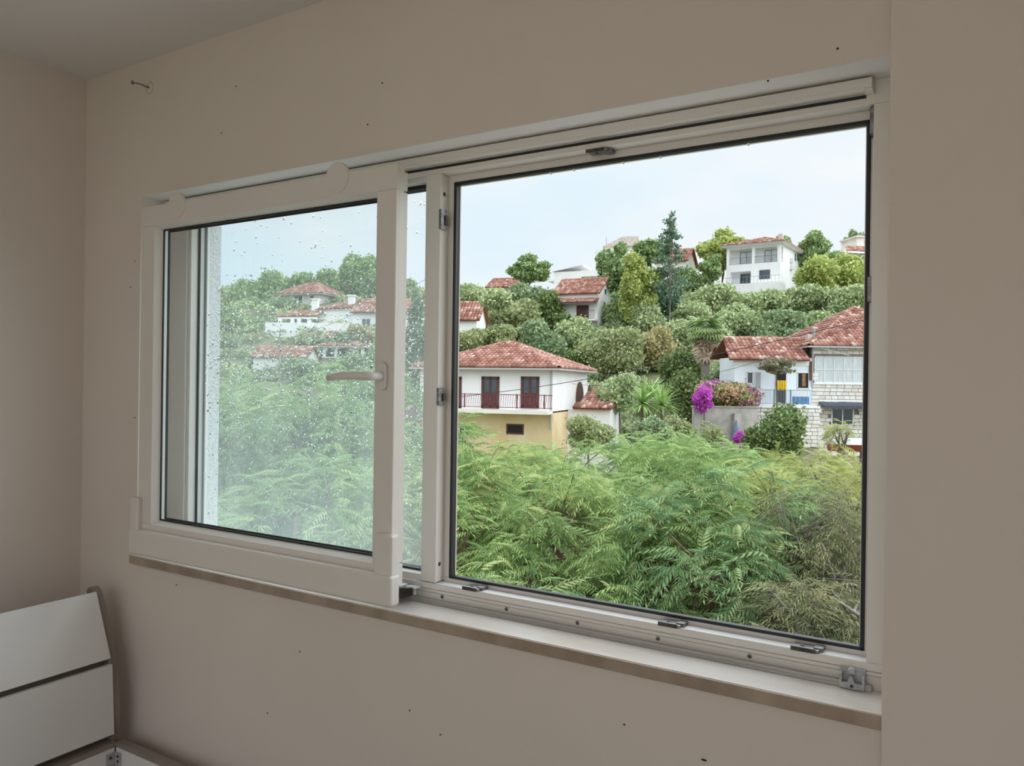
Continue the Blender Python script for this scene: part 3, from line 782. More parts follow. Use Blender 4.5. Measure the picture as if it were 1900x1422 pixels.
def ridge_caps(parent, pts, r=0.11):
    v, f, rn = [], [], []; k = 0
    for a, b in zip(pts[:-1], pts[1:]):
        a, b = np.array(a, float), np.array(b, float); L = np.linalg.norm(b - a); u = (b - a) / L
        w = np.cross(u, UPV); w /= np.linalg.norm(w); n = np.cross(w, u)
        cnt = max(1, int(L / 0.36))
        for i in range(cnt):
            p0 = a + u * L * i / cnt; p1 = a + u * (L * (i + 1.12) / cnt)
            for p, rr in ((p0, r * 1.12), (p1, r * 0.92)):
                for kk in range(6):
                    an = math.pi * kk / 5
                    v.append(p + w * math.cos(an) * rr + n * (math.sin(an) * rr + 0.02))
            for kk in range(5): f.append((k + kk, k + kk + 1, k + 6 + kk + 1, k + 6 + kk))
            rn += [RNG.random()] * 12; k += 12
    o = bpy.data.objects.new('ridge_tiles', np_mesh('ridge_tiles', v, f, M['tile'], rn)); COL.objects.link(o); o.parent = parent; o['kind'] = 'stuff'

def hip_roof(h, x0, x1, y0, y1, z, rise, ridge=None, single_front=False, tw=0.25, th=0.40, single_side=False):
    """hipped roof over the rectangle (with overhang already in it); ridge along x when the house is wider than deep"""
    roof = empty('roof', (0, 0, 0), 0, h.root)
    cx, cy = (x0 + x1) / 2, (y0 + y1) / 2
    if ridge is None: ridge = max(0.02, (x1 - x0) - (y1 - y0))
    a = (cx - ridge / 2, cy, z + rise); b = (cx + ridge / 2, cy, z + rise)
    roof_plane(roof, (x0, y0, z), (x1, y0, z), a, b, tw, th, single_front)
    roof_plane(roof, (x1, y0, z), (x1, y1, z), b, b, tw, th, single_side)
    roof_plane(roof, (x1, y1, z), (x0, y1, z), b, a, tw, th)
    roof_plane(roof, (x0, y1, z), (x0, y0, z), a, a, tw, th)
    ridge_caps(roof, [(x0, y0, z), a]); ridge_caps(roof, [(x1, y0, z), b]); ridge_caps(roof, [(x1, y1, z), b]); ridge_caps(roof, [(x0, y1, z), a])
    if ridge > 0.3: ridge_caps(roof, [a, b])
    m = MB(); g = 0.06
    m.box(x0 - g, x1 + g, y0 - g * 1.5, y0, z - 0.12, z - 0.02); m.box(x1, x1 + g * 1.5, y0 - g, y1 + g, z - 0.12, z - 0.02)
    m.box(x0 - g, x1 + g, y1, y1 + g, z - 0.12, z - 0.02); m.box(x0 - g * 1.5, x0, y0, y1, z - 0.12, z - 0.02)
    m.build('gutter', M['gutter'], roof)
    return roof

# --- house with the wine-red balcony (middle distance)
h = House('balcony_house', 'white house with a wine-red balcony railing and hipped tile roof beyond the treetops', 1026, 684, 42, -18)
xl = h.f(768, 686)[0]; Wd = -xl; DP = 8.6; g = h.gz
h.box('wall', 'white_house', xl + 0.4, 0, 0, DP, h.f(940, 762)[1], -0.02)
zb = h.f(940, 760)[1]
h.box('lower_wall', 'ochre', xl + 0.4, 0, -0.0, DP, g, zb - 0.15)
h.box('balcony_slab', 'cream_house', xl + 0.2, 0.02, -1.05, 0.0, zb - 0.2, zb)
hip_roof(h, xl, 0.45, -0.5, DP + 0.5, 0.02, 1.62, 0.45, single_front=True)
for a, b_ in ((894, 927), (967, 1001), (826, 857)):
    w = h.win(a, 699, b_, 758, 0.0, 'shutter', 'pane', 1, 0.16, 'balcony_door')
    x0 = h.f(a, 700)[0]; x1 = h.f(b_, 700)[0]; z0 = h.f(930, 757)[1]
    box('door_panel', M['door_red'], w, x0 + 0.1, x1 - 0.1, -0.045, 0.03, z0 + 0.1, z0 + 0.85)
rz0 = h.f(940, 758, -1.0)[1]; rz1 = h.f(940, 732, -1.0)[1]
rx1 = h.f(1025, 740, -1.0)[0]
h.rail(xl + 0.3, rx1, -1.0, rz0, rz1, 62, 'winered', 0.011, 0.12, [h.f(862, 740, -1.0)[0], h.f(959, 740, -1.0)[0], h.f(1010, 740, -1.0)[0]])
h.win(850, 786, 875, 812, 0.0, 'wframe', 'shutter', 1, 0.12, 'shutter_window')
h.win(940, 787, 972, 806, 0.0, 'shutter', 'dark', 0, 0.08, 'lower_opening')
# side: arched doorway and small arch
def arch(h, px0, px1, pyt, pyb, x, name, m_in):
    y0 = h.side(px0, pyb, x)[0]; y1 = h.side(px1, pyb, x)[0]; zt = h.side((px0 + px1) / 2, pyt, x)[1]; z0 = h.side((px0 + px1) / 2, pyb, x)[1]
    r = abs(y1 - y0) / 2; yc = (y0 + y1) / 2; r = min(r, 1.2)
    pr = [(yc - r, z0), (yc + r, z0)] + [(yc + r * math.cos(math.pi * k / 10), zt - r * 0.8 + r * 0.8 * math.sin(math.pi * k / 10)) for k in range(11)]
    fr_ = MB().prism(pr, 0, x - 0.02, x + 0.03).build(name, M['cream_house'], h.root)
    pr2 = [(yc + (p[0] - yc) * 0.86, z0 + (p[1] - z0) * 0.95) for p in pr]
    MB().prism(pr2, 0, x - 0.02, x + 0.045).build('door_leaf', M[m_in], fr_)
arch(h, 1064, 1084, 706, 756, 0.0, 'arched_doorway', 'shutter')
arch(h, 1089, 1096, 713, 731, 0.0, 'arched_window', 'shutter')
c0 = h.f(866, 652, 2.0)
h.box('chimney', 'chimney', c0[0] - 0.35, c0[0] + 0.2, 2.0, 2.45, c0[1] - 0.9, c0[1])
lr = empty('stair_roof', (0, 0, 0), 0, h.root)
roof_plane(lr, (0.35, 3.2, h.side(1066, 757, 0.4)[1]), (2.6, 3.2, h.side(1066, 757, 0.4)[1]), (0.9, 7.2, h.side(1066, 757, 0.4)[1] + 1.2), (3.0, 7.2, h.side(1066, 757, 0.4)[1] + 1.2))
h.box('stair_wall', 'white_house', 0.0, 2.5, 3.5, 7.0, g, h.side(1066, 757, 0.4)[1] - 0.05)
MB().tube([(-0.06, -0.08, -0.1), (-0.06, -0.08, zb - 1.0)], 0.05, 8).build('downpipe', M['gutter'], h.root)

# --- stone house at the right edge
h = House('stone_house', 'pale stone block house with glazed loggia and dark awning at the right', 1508, 643, 50, 0)
g = h.gz; XW = 9.5
h.box('wall_core', 'mortar', 0.03, XW, 0.05, 8, g, 0.0)
hip_roof(h, -0.4, XW + 0.4, -0.45, 10.0, 0.03, 3.0, 0.02, single_front=True)
# individual facing stones
bm_ = []
for k in range(4):
    L_ = (0.36, 0.44, 0.50, 0.40)[k]
    m = MB().box(0.012, L_ - 0.016, -0.045, 0.10, 0.016, 0.228)
    me = bpy.data.meshes.new('stone_block'); me.from_pydata(m.v, [], m.f); me.materials.append(M['stone']); bm_.append((L_, me))
wl_ = h.f(1511, 663)[0], h.f(1602, 663)[0], h.f(1550, 711)[1], h.f(1550, 662)[1]         # loggia
aw_ = h.f(1542, 760)[0], h.f(1584, 760)[0], h.f(1560, 790)[1], h.f(1560, 757)[1]        # lower window
z = -0.25; cnt = 0; rng = random.Random(3)
while z > -7.2 and cnt < 292:
    x = -0.02 - rng.random() * 0.25
    while x < 3.35:
        L_, me = rng.choice(bm_)
        a, b_ = x, x + L_
        hid = any(b_ > q[0] + 0.05 and a < q[1] - 0.05 and z + 0.24 > q[2] + 0.03 and z < q[3] - 0.03 for q in (wl_, aw_))
        if not hid and b_ > 0.05:
            ob = bpy.data.objects.new('stone_block', me); COL.objects.link(ob); ob.parent = h.root
            ob.location = (max(a, -0.02), rng.uniform(-0.012, 0.012), z); cnt += 1
        x += L_
    z -= 0.242
h.winm(wl_[0], wl_[1], wl_[2], wl_[3], 0.0, 'wframe', 'pane_blue', 4, 0.07, 'loggia_glazing', hb=1)
h.box('loggia_sill', 'white_house', wl_[0] - 0.05, wl_[1], -0.12, 0.02, wl_[2] - 0.1, wl_[2])
h.winm(aw_[0], aw_[1], aw_[2], aw_[3], 0.0, 'wframe', 'pane', 1, 0.08)
ax0, ax1 = h.f(1519, 750)[0], h.f(1602, 750)[0]; az1 = h.f(1560, 746)[1]
aw = MB().prism([(0.0, az1), (-0.85, az1 - 0.22), (-0.85, az1 - 0.25), (0.0, az1 - 0.05)], 0, ax0, ax1 + 0.6).build('awning', M['awning'], h.root)
m = MB(); n = 22
for k in range(n):
    a = ax0 + (ax1 + 0.6 - ax0) * k / n; b_ = ax0 + (ax1 + 0.6 - ax0) * (k + 1) / n; c = (a + b_) / 2
    pts = [(a, az1 - 0.23), (b_, az1 - 0.23), (b_, az1 - 0.36), (b_ - 0.03, az1 - 0.42), (c, az1 - 0.44), (a + 0.03, az1 - 0.42), (a, az1 - 0.36)]
    m.prism(pts, 1, -0.865, -0.845)
m.build('awning_valance', M['awning'], aw)
h.box('lintel', 'white_house', ax0, ax1 + 0.6, -0.06, 0.02, az1 + 0.02, az1 + 0.12)
h.box('chimney', 'chimney', 0.05, 0.35, 1.0, 1.4, -0.1, 0.85)
MB().tube([(0.55, 1.2, 0.1), (0.55, 1.2, 1.25)], 0.07, 8).tube([(0.45, 1.2, 1.25), (0.75, 1.2, 1.25)], 0.09, 8).build('vent_pipe', M['gutter'], h.root)
MB().tube([(-0.02, -0.10, -0.1), (-0.02, -0.10, -2.6)], 0.05, 8).build('downpipe', M['gutter'], h.root)
MB().tube([(-0.15, -0.3, -0.02), (0.9, -0.55, -0.28), (2.0, -0.9, -0.60)], 0.03, 6).build('gutter_rod', M['gutter'], h.root)

# --- pale blue annexe with a balcony, left of the stone house
h = House('annexe_house', 'low pale blue-white house with a tile roof and railed balcony beside the stone house', 1363, 667, 50, 0)
g = h.gz; zf = h.f(1430, 752)[1]; xr = h.f(1507, 690)[0]
h.box('wall', 'blue_house', 0, xr, 0, 3.6, zf - 0.2, 0.15)
h.box('fascia', 'white_house', -0.1, xr, -0.06, 0.0, h.f(1430, 678)[1], -0.02)
h.box('base_wall', 'mortar', 0.2, xr, -1.25, 3.6, g, zf - 0.12)
h.box('balcony_slab', 'white_house', 0.9, xr, -1.4, 0.0, zf - 0.14, zf)
rf = empty('roof', (0, 0, 0), 0, h.root)
roof_plane(rf, (-0.45, -0.45, 0.0), (xr - 0.3, -0.45, 0.0), (-0.15, 2.2, 1.50), (xr - 0.05, 2.2, 1.50), 0.27, 0.40, single=True)
roof_plane(rf, (xr - 0.3, 4.6, 0.2), (-0.45, 4.6, 0.2), (xr - 0.05, 2.2, 1.50), (-0.15, 2.2, 1.50), 0.27, 0.40)
ridge_caps(rf, [(-0.15, 2.2, 1.50), (xr - 0.05, 2.2, 1.50)])
h.win(1385, 690, 1398, 713, 0.0, 'wframe', 'pane', 0)
lv = h.f(1400, 691)[0], h.f(1412, 691)[0], h.f(1406, 719)[1], h.f(1406, 691)[1]
sh = h.box('shutter', 'wframe', lv[0], lv[1], -0.06, 0.0, lv[2], lv[3])
for k in range(14):
    zz = lv[2] + (lv[3] - lv[2]) * (k + 0.5) / 14
    box('louvre', M['rail_grey'], sh, lv[0] + 0.04, lv[1] - 0.04, -0.075, -0.05, zz - 0.012, zz + 0.02)
dw = h.win(1439, 690, 1460, 751, 0.0, 'wframe', 'dark', 0, 0.06, 'balcony_door')
dx = h.f(1440, 700)[0], h.f(1459.5, 700)[0]
w2 = h.win(1479, 691, 1501.5, 722, 0.0, 'wframe', 'dark', 0, 0.06)
cx = h.f(1488, 700)[0]
box('curtain', M['brown_cloth'], w2, cx, cx + 0.22, -0.04, 0.0, h.f(1488, 717)[1], h.f(1488, 694)[1])
px_ = h.f(1504, 680)[0]
h.box('shutter', 'shutter', px_ - 0.1, px_ + 0.1, -0.1, -0.02, h.f(1504, 706)[1], h.f(1504, 671)[1])
rzb, rzt = h.f(1450, 751, -1.35)[1], h.f(1450, 723.5, -1.35)[1]
h.rail(h.f(1404, 735, -1.35)[0], h.f(1506, 735, -1.35)[0], -1.35, rzb, rzt, 34, 'rail_grey', 0.011, 0, [h.f(1404, 735, -1.35)[0], h.f(1437, 735, -1.35)[0], h.f(1467, 735, -1.35)[0]])
# stones of the terrace wall under the balcony
cnt = 0; z = zf - 0.40
while z > zf - 2.7:
    x = 0.95 - rng.random() * 0.3
    while x < xr - 0.1:
        L_, me = rng.choice(bm_)
        ob = bpy.data.objects.new('stone_block', me); COL.objects.link(ob); ob.parent = h.root
        ob.location = (x, -1.30 + rng.uniform(-0.012, 0.012), z); cnt += 1
        x += L_
    z -= 0.242
HA = h
def cloth(name, label, m, h, px0, py0, px1, py1, y, cat='cloth'):
    """a hung cloth with folds"""
    x0, z1 = h.f(px0, py0, y); x1, z0 = h.f(px1, py1, y); n = 14
    v, f = [], []
    for k in range(n + 1):
        x = x0 + (x1 - x0) * k / n; d = 0.04 * math.sin(k * 1.9)
        for yy in (y + d - 0.015, y + d + 0.015):
            v += [(x, yy, z0 + 0.03 * math.sin(k * 1.3)), (x, yy, z1)]
    for k in range(n):
        a = k * 4; b_ = a + 4
        f += [[a, b_, b_ + 1, a + 1], [a + 2, a + 3, b_ + 3, b_ + 2], [a + 1, b_ + 1, b_ + 3, a + 3], [a, a + 2, b_ + 2, b_]]
    f += [[0, 1, 3, 2], [n * 4, n * 4 + 2, n * 4 + 3, n * 4 + 1]]
    m_ = MB(); org = h.f((px0 + px1) / 2, py1, y)
    m_.v = [(p[0] - org[0], p[1] - y, p[2] - org[1]) for p in v]; m_.f = f
    o = m_.build(name, M[m]); wp = h.on + h.ux * org[0] + h.uy * y + UPV * org[1]
    o.location = tuple(wp); o.rotation_euler = (0, 0, h.rz)
    return tag(o, label, cat)
cloth('hanging_towel', 'blue towel hung on the balcony railing of the pale blue house', 'blue', h, 1470, 736, 1502, 751, -1.30, 'towel')
cloth('hanging_blanket', 'yellow blanket hung in the open balcony doorway', 'yellow', h, 1440, 706, 1459.5, 723, -0.09, 'blanket')

# --- white two-storey house on the hill
h = House('hill_house', 'white two-storey house with railed loggias standing on the hill skyline', 1448, 452, 104, -34)
xl = h.f(1348, 470)[0]; yb = h.side(1488, 470, 0)[0]; yb = min(max(yb, 6), 11)
zfl = h.f(1400, 530)[1]
# front wall built around the three loggias
up = [(h.f(1353, 480)[0], h.f(1395, 480)[0]), (h.f(1400, 480)[0], h.f(1442, 480)[0])]
uz0, uz1 = h.f(1398, 489)[1], h.f(1398, 460)[1]; lo = (h.f(1355, 510)[0], h.f(1393, 510)[0]); lz0, lz1 = h.f(1374, 527)[1], h.f(1374, 504)[1]
m = MB()
m.box(xl, 0, 1.4, yb, zfl - 6, 0)
m.box(xl, 0, 0, 1.4, uz1, 0); m.box(xl, 0, 0, 1.4, lz1, uz0); m.box(xl, lo[0], 0, 1.4, zfl - 6, lz1); m.box(lo[1], 0, 0, 1.4, zfl - 6, lz1)
m.box(xl, lo[1], 0, 1.4, zfl - 6, lz0)
m.box(xl, up[0][0], 0, 0.3, uz0, uz1); m.box(up[0][1], up[1][0], 0, 0.3, uz0, uz1); m.box(up[1][1], 0, 0, 0.5, uz0, uz1)
m.build('wall', M['white_house'], h.root)
hip_roof(h, xl - 0.6, 0.6, -0.6, yb + 0.6, 0.25, 1.7, None, tw=0.4, th=0.5)
h.box('eave_board', 'white_house', xl - 0.55, 0.55, -0.55, yb + 0.55, 0.0, 0.2)
for a, b_ in up: h.rail(a, b_, 0.08, uz0, uz0 + 0.95, 14, 'rail_dark', 0.014)
h.winm(up[0][0] + 1.1, up[0][1] - 0.2, uz0, uz0 + 1.9, 1.35, 'rail_dark', 'pane_blue', 1, 0.07, 'balcony_door')
h.winm(up[1][0] + 1.0, up[1][1] - 0.3, uz0, uz0 + 1.9, 1.35, 'rail_dark', 'pane_blue', 1, 0.07, 'balcony_door')
h.winm(lo[0] + 1.0, lo[1] - 0.05, lz0, lz0 + 1.5, 1.33, 'rail_dark', 'pane', 2, 0.06, 'glazed_door')
h.win(1409, 501, 1429, 518, 0.0, 'rail_dark', 'pane', 1, 0.06)
h.rail(xl + 0.4, 0.6, -1.9, zfl + 0.1, zfl + 1.0, 16, 'rail_grey', 0.014, name='terrace_railing')
h.box('terrace_wall', 'white_house', xl - 0.2, 0.8, -2.0, 0.0, zfl - 5, zfl + 0.05)
h.swin(1474, 470, 1477, 485, 0.0); h.swin(1478, 471, 1482, 485, 0.0)
for py in (484, 497):
    y_, z_ = h.side(1467, py, 0.0); h.box('air_conditioner', 'wframe', 0.0, 0.35, y_ - 0.4, y_ + 0.4, z_ - 0.3, z_ + 0.3)
h.box('chimney', 'chimney', -1.2, -0.6, 3.2, 3.8, 0.3, 1.9)

# --- gabled red-roofed house in the slope
def gable_house(name, label, px, py, d, yaw, px_left, depth, rise, over=0.5, wall='white_house', drop=None, tw=0.3, th=0.45, ridge_shift=0.5):
    h = House(name, label, px, py, d, yaw)
    xl = h.f(px_left, py)[0]; zg = h.gz if drop is None else -drop
    m = MB().box(xl, 0, 0, depth, zg, 0)
    ry = depth * ridge_shift
    m.prism([(0, 0), (depth, 0), (ry, rise - 0.1)], 0, xl, 0)
    m.build('wall', M[wall], h.root)
    rf = empty('roof', (0, 0, 0), 0, h.root); sl = rise / ry
    roof_plane(rf, (xl - over, -over, -over * sl + 0.05), (over, -over, -over * sl + 0.05), (xl - over, ry, rise), (over, ry, rise), tw, th)
    sl2 = rise / (depth - ry)
    roof_plane(rf, (over, depth + over, -over * sl2 + 0.05), (xl - over, depth + over, -over * sl2 + 0.05), (over, ry, rise), (xl - over, ry, rise), tw, th)
    ridge_caps(rf, [(xl - over, ry, rise), (over, ry, rise)])
    return h, xl
h, xl = gable_house('red_roof_house', 'gabled house with a big red tile roof and brown balcony door among the bushes', 1109, 542, 87, -22, 1030, 7.0, 2.0, 0.35, 'white_house', tw=0.26)
rf = empty('porch_roof', (0, 0, 0), 0, h.root)
zp = h.f(1070, 561, -1.2)[1]
roof_plane(rf, (xl + 0.3, -1.3, zp), (0.2, -1.3, zp), (xl + 0.3, 0.0, zp + 0.55), (0.2, 0.0, zp + 0.55), 0.26, 0.4)
h.box('porch_beam', 'rail_dark', xl + 0.3, 0.2, -1.3, -1.15, zp - 0.22, zp - 0.05)
h.win(1070, 567, 1092.5, 594, 0.0, 'shutter', 'shutter', 1, 0.1, 'balcony_door')
h.win(1043, 572, 1049, 578, 0.0, 'wframe', 'dark', 0, 0.05)
z_ = h.f(1080, 594, 0)[1]
h.box('balcony_slab', 'cream_house', xl + 1.5, 0.1, -1.3, 0, z_ - 0.2, z_)
h.box('base_wall', 'grey_wall', xl + 1.6, 0.0, -1.0, 0, h.gz, z_ - 0.2)
h.rail(h.f(1088, 590, -1.25)[0], 0.05, -1.25, z_, z_ + 1.0, 8, 'rail_dark', 0.014)
h.swin(1119, 560, 1123, 572, 0.0); h.swin(1121, 536, 1125, 547, 0.0)
MB().tube([(0.1, -0.35, -0.2), (0.1, -0.35, zp)], 0.06, 6).build('downpipe', M['gutter'], h.root)

h, xl = gable_house('slope_cottage', 'small red-roofed cottage at the left edge of the open window behind bushes', 884, 591, 70, -8, 838, 5.0, 1.7, 0.35, 'white_house')
h, xl = gable_house('skyline_cottage', 'distant cottage with a faded red roof on the skyline by the lone pine', 950, 531, 118, -20, 906, 6.0, 1.6, 0.4, 'cream_house', tw=0.4, th=0.5)

# --- white flat-topped buildings on the crest
h = House('crest_house', 'white boxy house with stepped balconies on the crest above the red roof', 1078, 503, 126, -20)
xl = h.f(1028, 505)[0]
m = MB().box(xl, 0, 0, 7, -9, 0); m.prism([(xl - 0.3, 0.0), (0.3, 0.9), (0.3, 1.15), (xl - 0.3, 0.25)], 1, -0.3, 7.3)
m.build('wall', M['white_house'], h.root)
h.box('balcony_slab', 'white_house', xl - 1.1, xl, 0, 4, -1.5, -1.2); h.box('balcony_parapet', 'white_house', xl - 1.1, xl, 0, 4, -4.2, -3.0)
x2 = h.f(1122, 505)[0]
h.box('side_wing', 'cream_house', 0.3, x2, 1.0, 7, -9, -0.9); h.box('wing_roof', 'white_house', 0.0, x2 + 0.5, 0.3, 7, -0.9, 0.15)
h.rail(0.6, x2, 0.5, -3.4, -2.3, 10, 'wframe', 0.02); h.winm(1.0, 2.4, -3.0, -1.4, 1.0, 'rail_dark', 'pane', 1)
h.winm(-1.6, -0.7, -2.6, -1.6, 0.0, 'shutter', 'shutter', 0)
h = House('tower_house', 'pale crest house with a round white chimney half hidden by pines', 1185, 478, 130, -12)
xl = h.f(1108, 480)[0]
h.box('lower_wall', 'white_house', xl, 0, 0, 7, -8, 0.4); xu = h.f(1122, 470)[0]
h.box('upper_wall', 'cream_house', xu, 0, 0.5, 7, 0.4, 2.0)
rf = empty('roof', (0, 0, 0), 0, h.root); 
MB().prism([(xu - 0.4, 2.0), (0.4, 2.0), (-0.2, 3.6), (xu + 3.0, 3.6)], 1, 0.1, 7.4).build('roof_slab', M['chimney'], rf)
ch = h.f(1149, 455, 0.6)
MB().lathe((ch[0], 0.9, 2.0), (0, 0, 1), [(0.32, 0), (0.32, ch[1] - 1.4), (0.40, ch[1] - 1.4), (0.40, ch[1] - 1.2), (0.2, ch[1] - 0.9)], 12).build('chimney', M['white_house'], h.root, smooth=False)
MB().tube([(xu + 0.2, 0.6, 2.0), (xu + 0.2, 0.6, 3.6)], 0.05, 6).build('aerial', M['rail_grey'], h.root)
h.winm(xu + 2.0, xu + 3.2, 0.7, 1.7, 0.5, 'wframe', 'pane', 1)
h, xl = gable_house('pine_house', 'cream house with a pinkish roof peeking out behind the tall pines', 1273, 482, 112, -24, 1218, 7.5, 2.2, 0.4, 'cream_house', tw=0.4, th=0.5)
h.win(1255, 473, 1260, 486, 0.0, 'wframe', 'shutter', 0); h.box('terrace', 'white_house', -4.0, 0.6, -1.2, 0, -3.4, -3.0)
h = House('corner_house', 'cream house with a brown roof cut off by the right window jamb', 1573, 468, 118, 8)
xr = 7.0
h.box('wall', 'cream_house', 0, xr, 0, 7, -8, 0.0)
rf = empty('roof', (0, 0, 0), 0, h.root)
roof_plane(rf, (-0.4, -0.6, 0.05), (xr + 0.4, -0.6, 0.05), (1.2, 2.6, 1.35), (xr + 0.4, 2.6, 1.35), 0.4, 0.45, deckmat='tile_dark')
h.box('fascia', 'white_house', -0.4, xr + 0.4, -0.66, -0.6, -0.22, 0.06)
xa = h.f(1590, 445, 2.6)[0]
h.box('upper_storey', 'cream_house', xa, xr, 2.6, 7, 0.0, h.f(1597, 441, 2.6)[1]); h.box('upper_roof', 'pink_house', xa - 0.3, xr, 2.3, 7, h.f(1597, 441, 2.6)[1], h.f(1597, 438, 2.6)[1])
h.win(1585, 473, 1604, 490, 0.0, 'wframe', 'pane', 2); h.win(1603, 447, 1608, 453, 2.6, 'wframe', 'dark', 0)

# --- villa on the left slope, seen through the wet panes
h = House('upper_villa', 'villa with a hipped red roof against the wooded ridge, top of the left group', 592, 546, 96, -22)
xl = h.f(516, 549)[0]
h.box('wall', 'pink_house', xl, 0, 0, 6.0, -6, 0.05)
hip_roof(h, xl - 0.4, 0.5, -0.5, 6.5, 0.08, 1.75, 1.5, tw=0.35, th=0.45)
h.win(545, 549, 562, 564, 0.0, 'wframe', 'dark', 1); h.win(575, 548, 583, 560, 0.0, 'wframe', 'dark', 0)
h.box('shutter_panel', 'white_house', xl + 0.1, xl + 1.5, -0.06, 0.02, -1.6, -0.3)

h = House('long_villa', 'long white villa with pink-red roofs, chimneys and arches on the left slope', 655, 580, 84, -6)
g = h.gz
xl = h.f(588, 580)[0]; xr = h.f(766, 580)[0]
h.box('right_wall', 'white_house', 0, xr, 0, 6, g - 1, 0.0)
h.box('left_wall', 'white_house', xl, 0, 0.6, 6, g - 1, 0.6)
rf = empty('roof', (0, 0, 0), 0, h.root)
roof_plane(rf, (-0.2, -0.5, -0.02), (xr + 0.3, -0.5, -0.02), (0.4, 3.0, 1.75), (xr - 1.0, 3.0, 1.75), 0.35, 0.45)
roof_plane(rf, (xl - 0.3, 0.2, 0.35), (-0.2, 0.2, 0.55), (-0.6, 3.0, 1.70), (-0.2, 3.0, 1.75), 0.35, 0.45)
ridge_caps(rf, [(0.4, 3.0, 1.75), (xr - 1.0, 3.0, 1.75)])
pf = empty('porch_roof', (0, 0, 0), 0, h.root)
xp = h.f(515, 587, -1)[0]; zp = h.f(540, 588, -1)[1]
roof_plane(pf, (xp, -1.4, zp), (xl + 0.6, -1.4, zp + 0.1), (xp + 1.6, 1.6, zp + 0.85), (xl + 0.6, 1.6, zp + 0.85), 0.35, 0.45)
h.box('porch_beam', 'white_house', xp + 0.1, xl + 0.6, -1.3, -1.1, zp - 0.25, zp - 0.05)
for px in (520, 543, 555, 574):
    c = h.f(px, 592, -1.2)[0]; h.box('pillar', 'white_house', c - 0.18, c + 0.18, -1.35, -1.0, zp - 1.3, zp - 0.2)
h.box('porch_wall', 'cream_house', xp + 0.2, xl + 0.8, 1.2, 1.5, zp - 1.6, zp + 0.1)
h.win(524, 591, 540, 600, 1.19, 'rail_dark', 'pane', 1)
tz = h.f(560, 599, -2.2)[1]; tx0, tx1 = h.f(492, 600, -2.2)[0], h.f(627, 600, -2.2)[0]
h.box('terrace_wall', 'white_house', tx0, tx1, -2.2, 1.4, g - 2, tz)
h.box('terrace_return', 'cream_house', tx1, h.f(650, 600, -1.4)[0], -1.4, 0.6, g - 2, tz + 0.05)
for c, y_ in (((583.5, 556), 0.9), ((651, 549), 0.9)):
    x_, z_ = h.f(c[0], c[1], y_); h.box('chimney', 'white_house', x_ - 0.33, x_ + 0.33, y_, y_ + 0.6, z_ - 1.8, z_); h.box('chimney_cap', 'cream_house', x_ - 0.42, x_ + 0.42, y_ - 0.1, y_ + 0.7, z_ - 0.05, z_ + 0.12)
h.win(671, 591, 688, 607, 0.0, 'wframe', 'pane', 1, 0.08)
for px in (609, 629):
    c = h.f(px, 590, 0.58); 
    pr = [(c[0] - 0.4, c[1] - 0.7), (c[0] + 0.4, c[1] - 0.7)] + [(c[0] + 0.4 * math.cos(math.pi * k / 8), c[1] + 0.1 + 0.4 * math.sin(math.pi * k / 8)) for k in range(9)]
    MB().prism(pr, 1, 0.55, 0.62).build('arched_window', M['cream_house'], h.root)
lf = empty('lower_roof', (0, 0, 0), 0, h.root)
lz = h.f(570, 628, -3.6)[1]; la, lb_ = h.f(546, 628, -3.6)[0], h.f(608, 628, -3.6)[0]
roof_plane(lf, (la, -3.8, lz), (lb_, -3.8, lz + 0.1), (la + 1.2, -2.2, lz + 0.75), (lb_ + 0.9, -2.2, lz + 0.75), 0.35, 0.4)
h.box('bay_wall', 'white_house', la + 0.2, lb_, -3.5, -2.2, g - 2, lz)
c = h.f(513.5, 632, -2.22)
pr = [(c[0] - 0.42, c[1] - 0.8), (c[0] + 0.42, c[1] - 0.8)] + [(c[0] + 0.42 * math.cos(math.pi * k / 8), c[1] - 0.1 + 0.3 * math.sin(math.pi * k / 8)) for k in range(9)]
w = MB().prism(pr, 1, -2.26, -2.15).build('arched_window', M['wframe'], h.root)
for s_ in (-1, 1): box('pane', M['pane'], w, c[0] + (0.03 if s_ > 0 else -0.34), c[0] + (0.34 if s_ > 0 else -0.03), -2.28, -2.2, c[1] - 0.7, c[1] - 0.02)
h.win(552, 635, 556, 643, -3.52, 'wframe', 'dark', 0, 0.04)
sx, sz = h.f(580, 606, -2.0)
MB().lathe((sx, -2.3, sz), (-0.3, -1, 0.5), [(0.05, 0), (0.3, 0.06), (0.42, 0.16), (0.40, 0.17)], 16).tube([(sx, -2.3, sz), (sx, -2.0, sz - 0.5)], 0.03, 6).build('satellite_dish', M['wframe'], h.root)

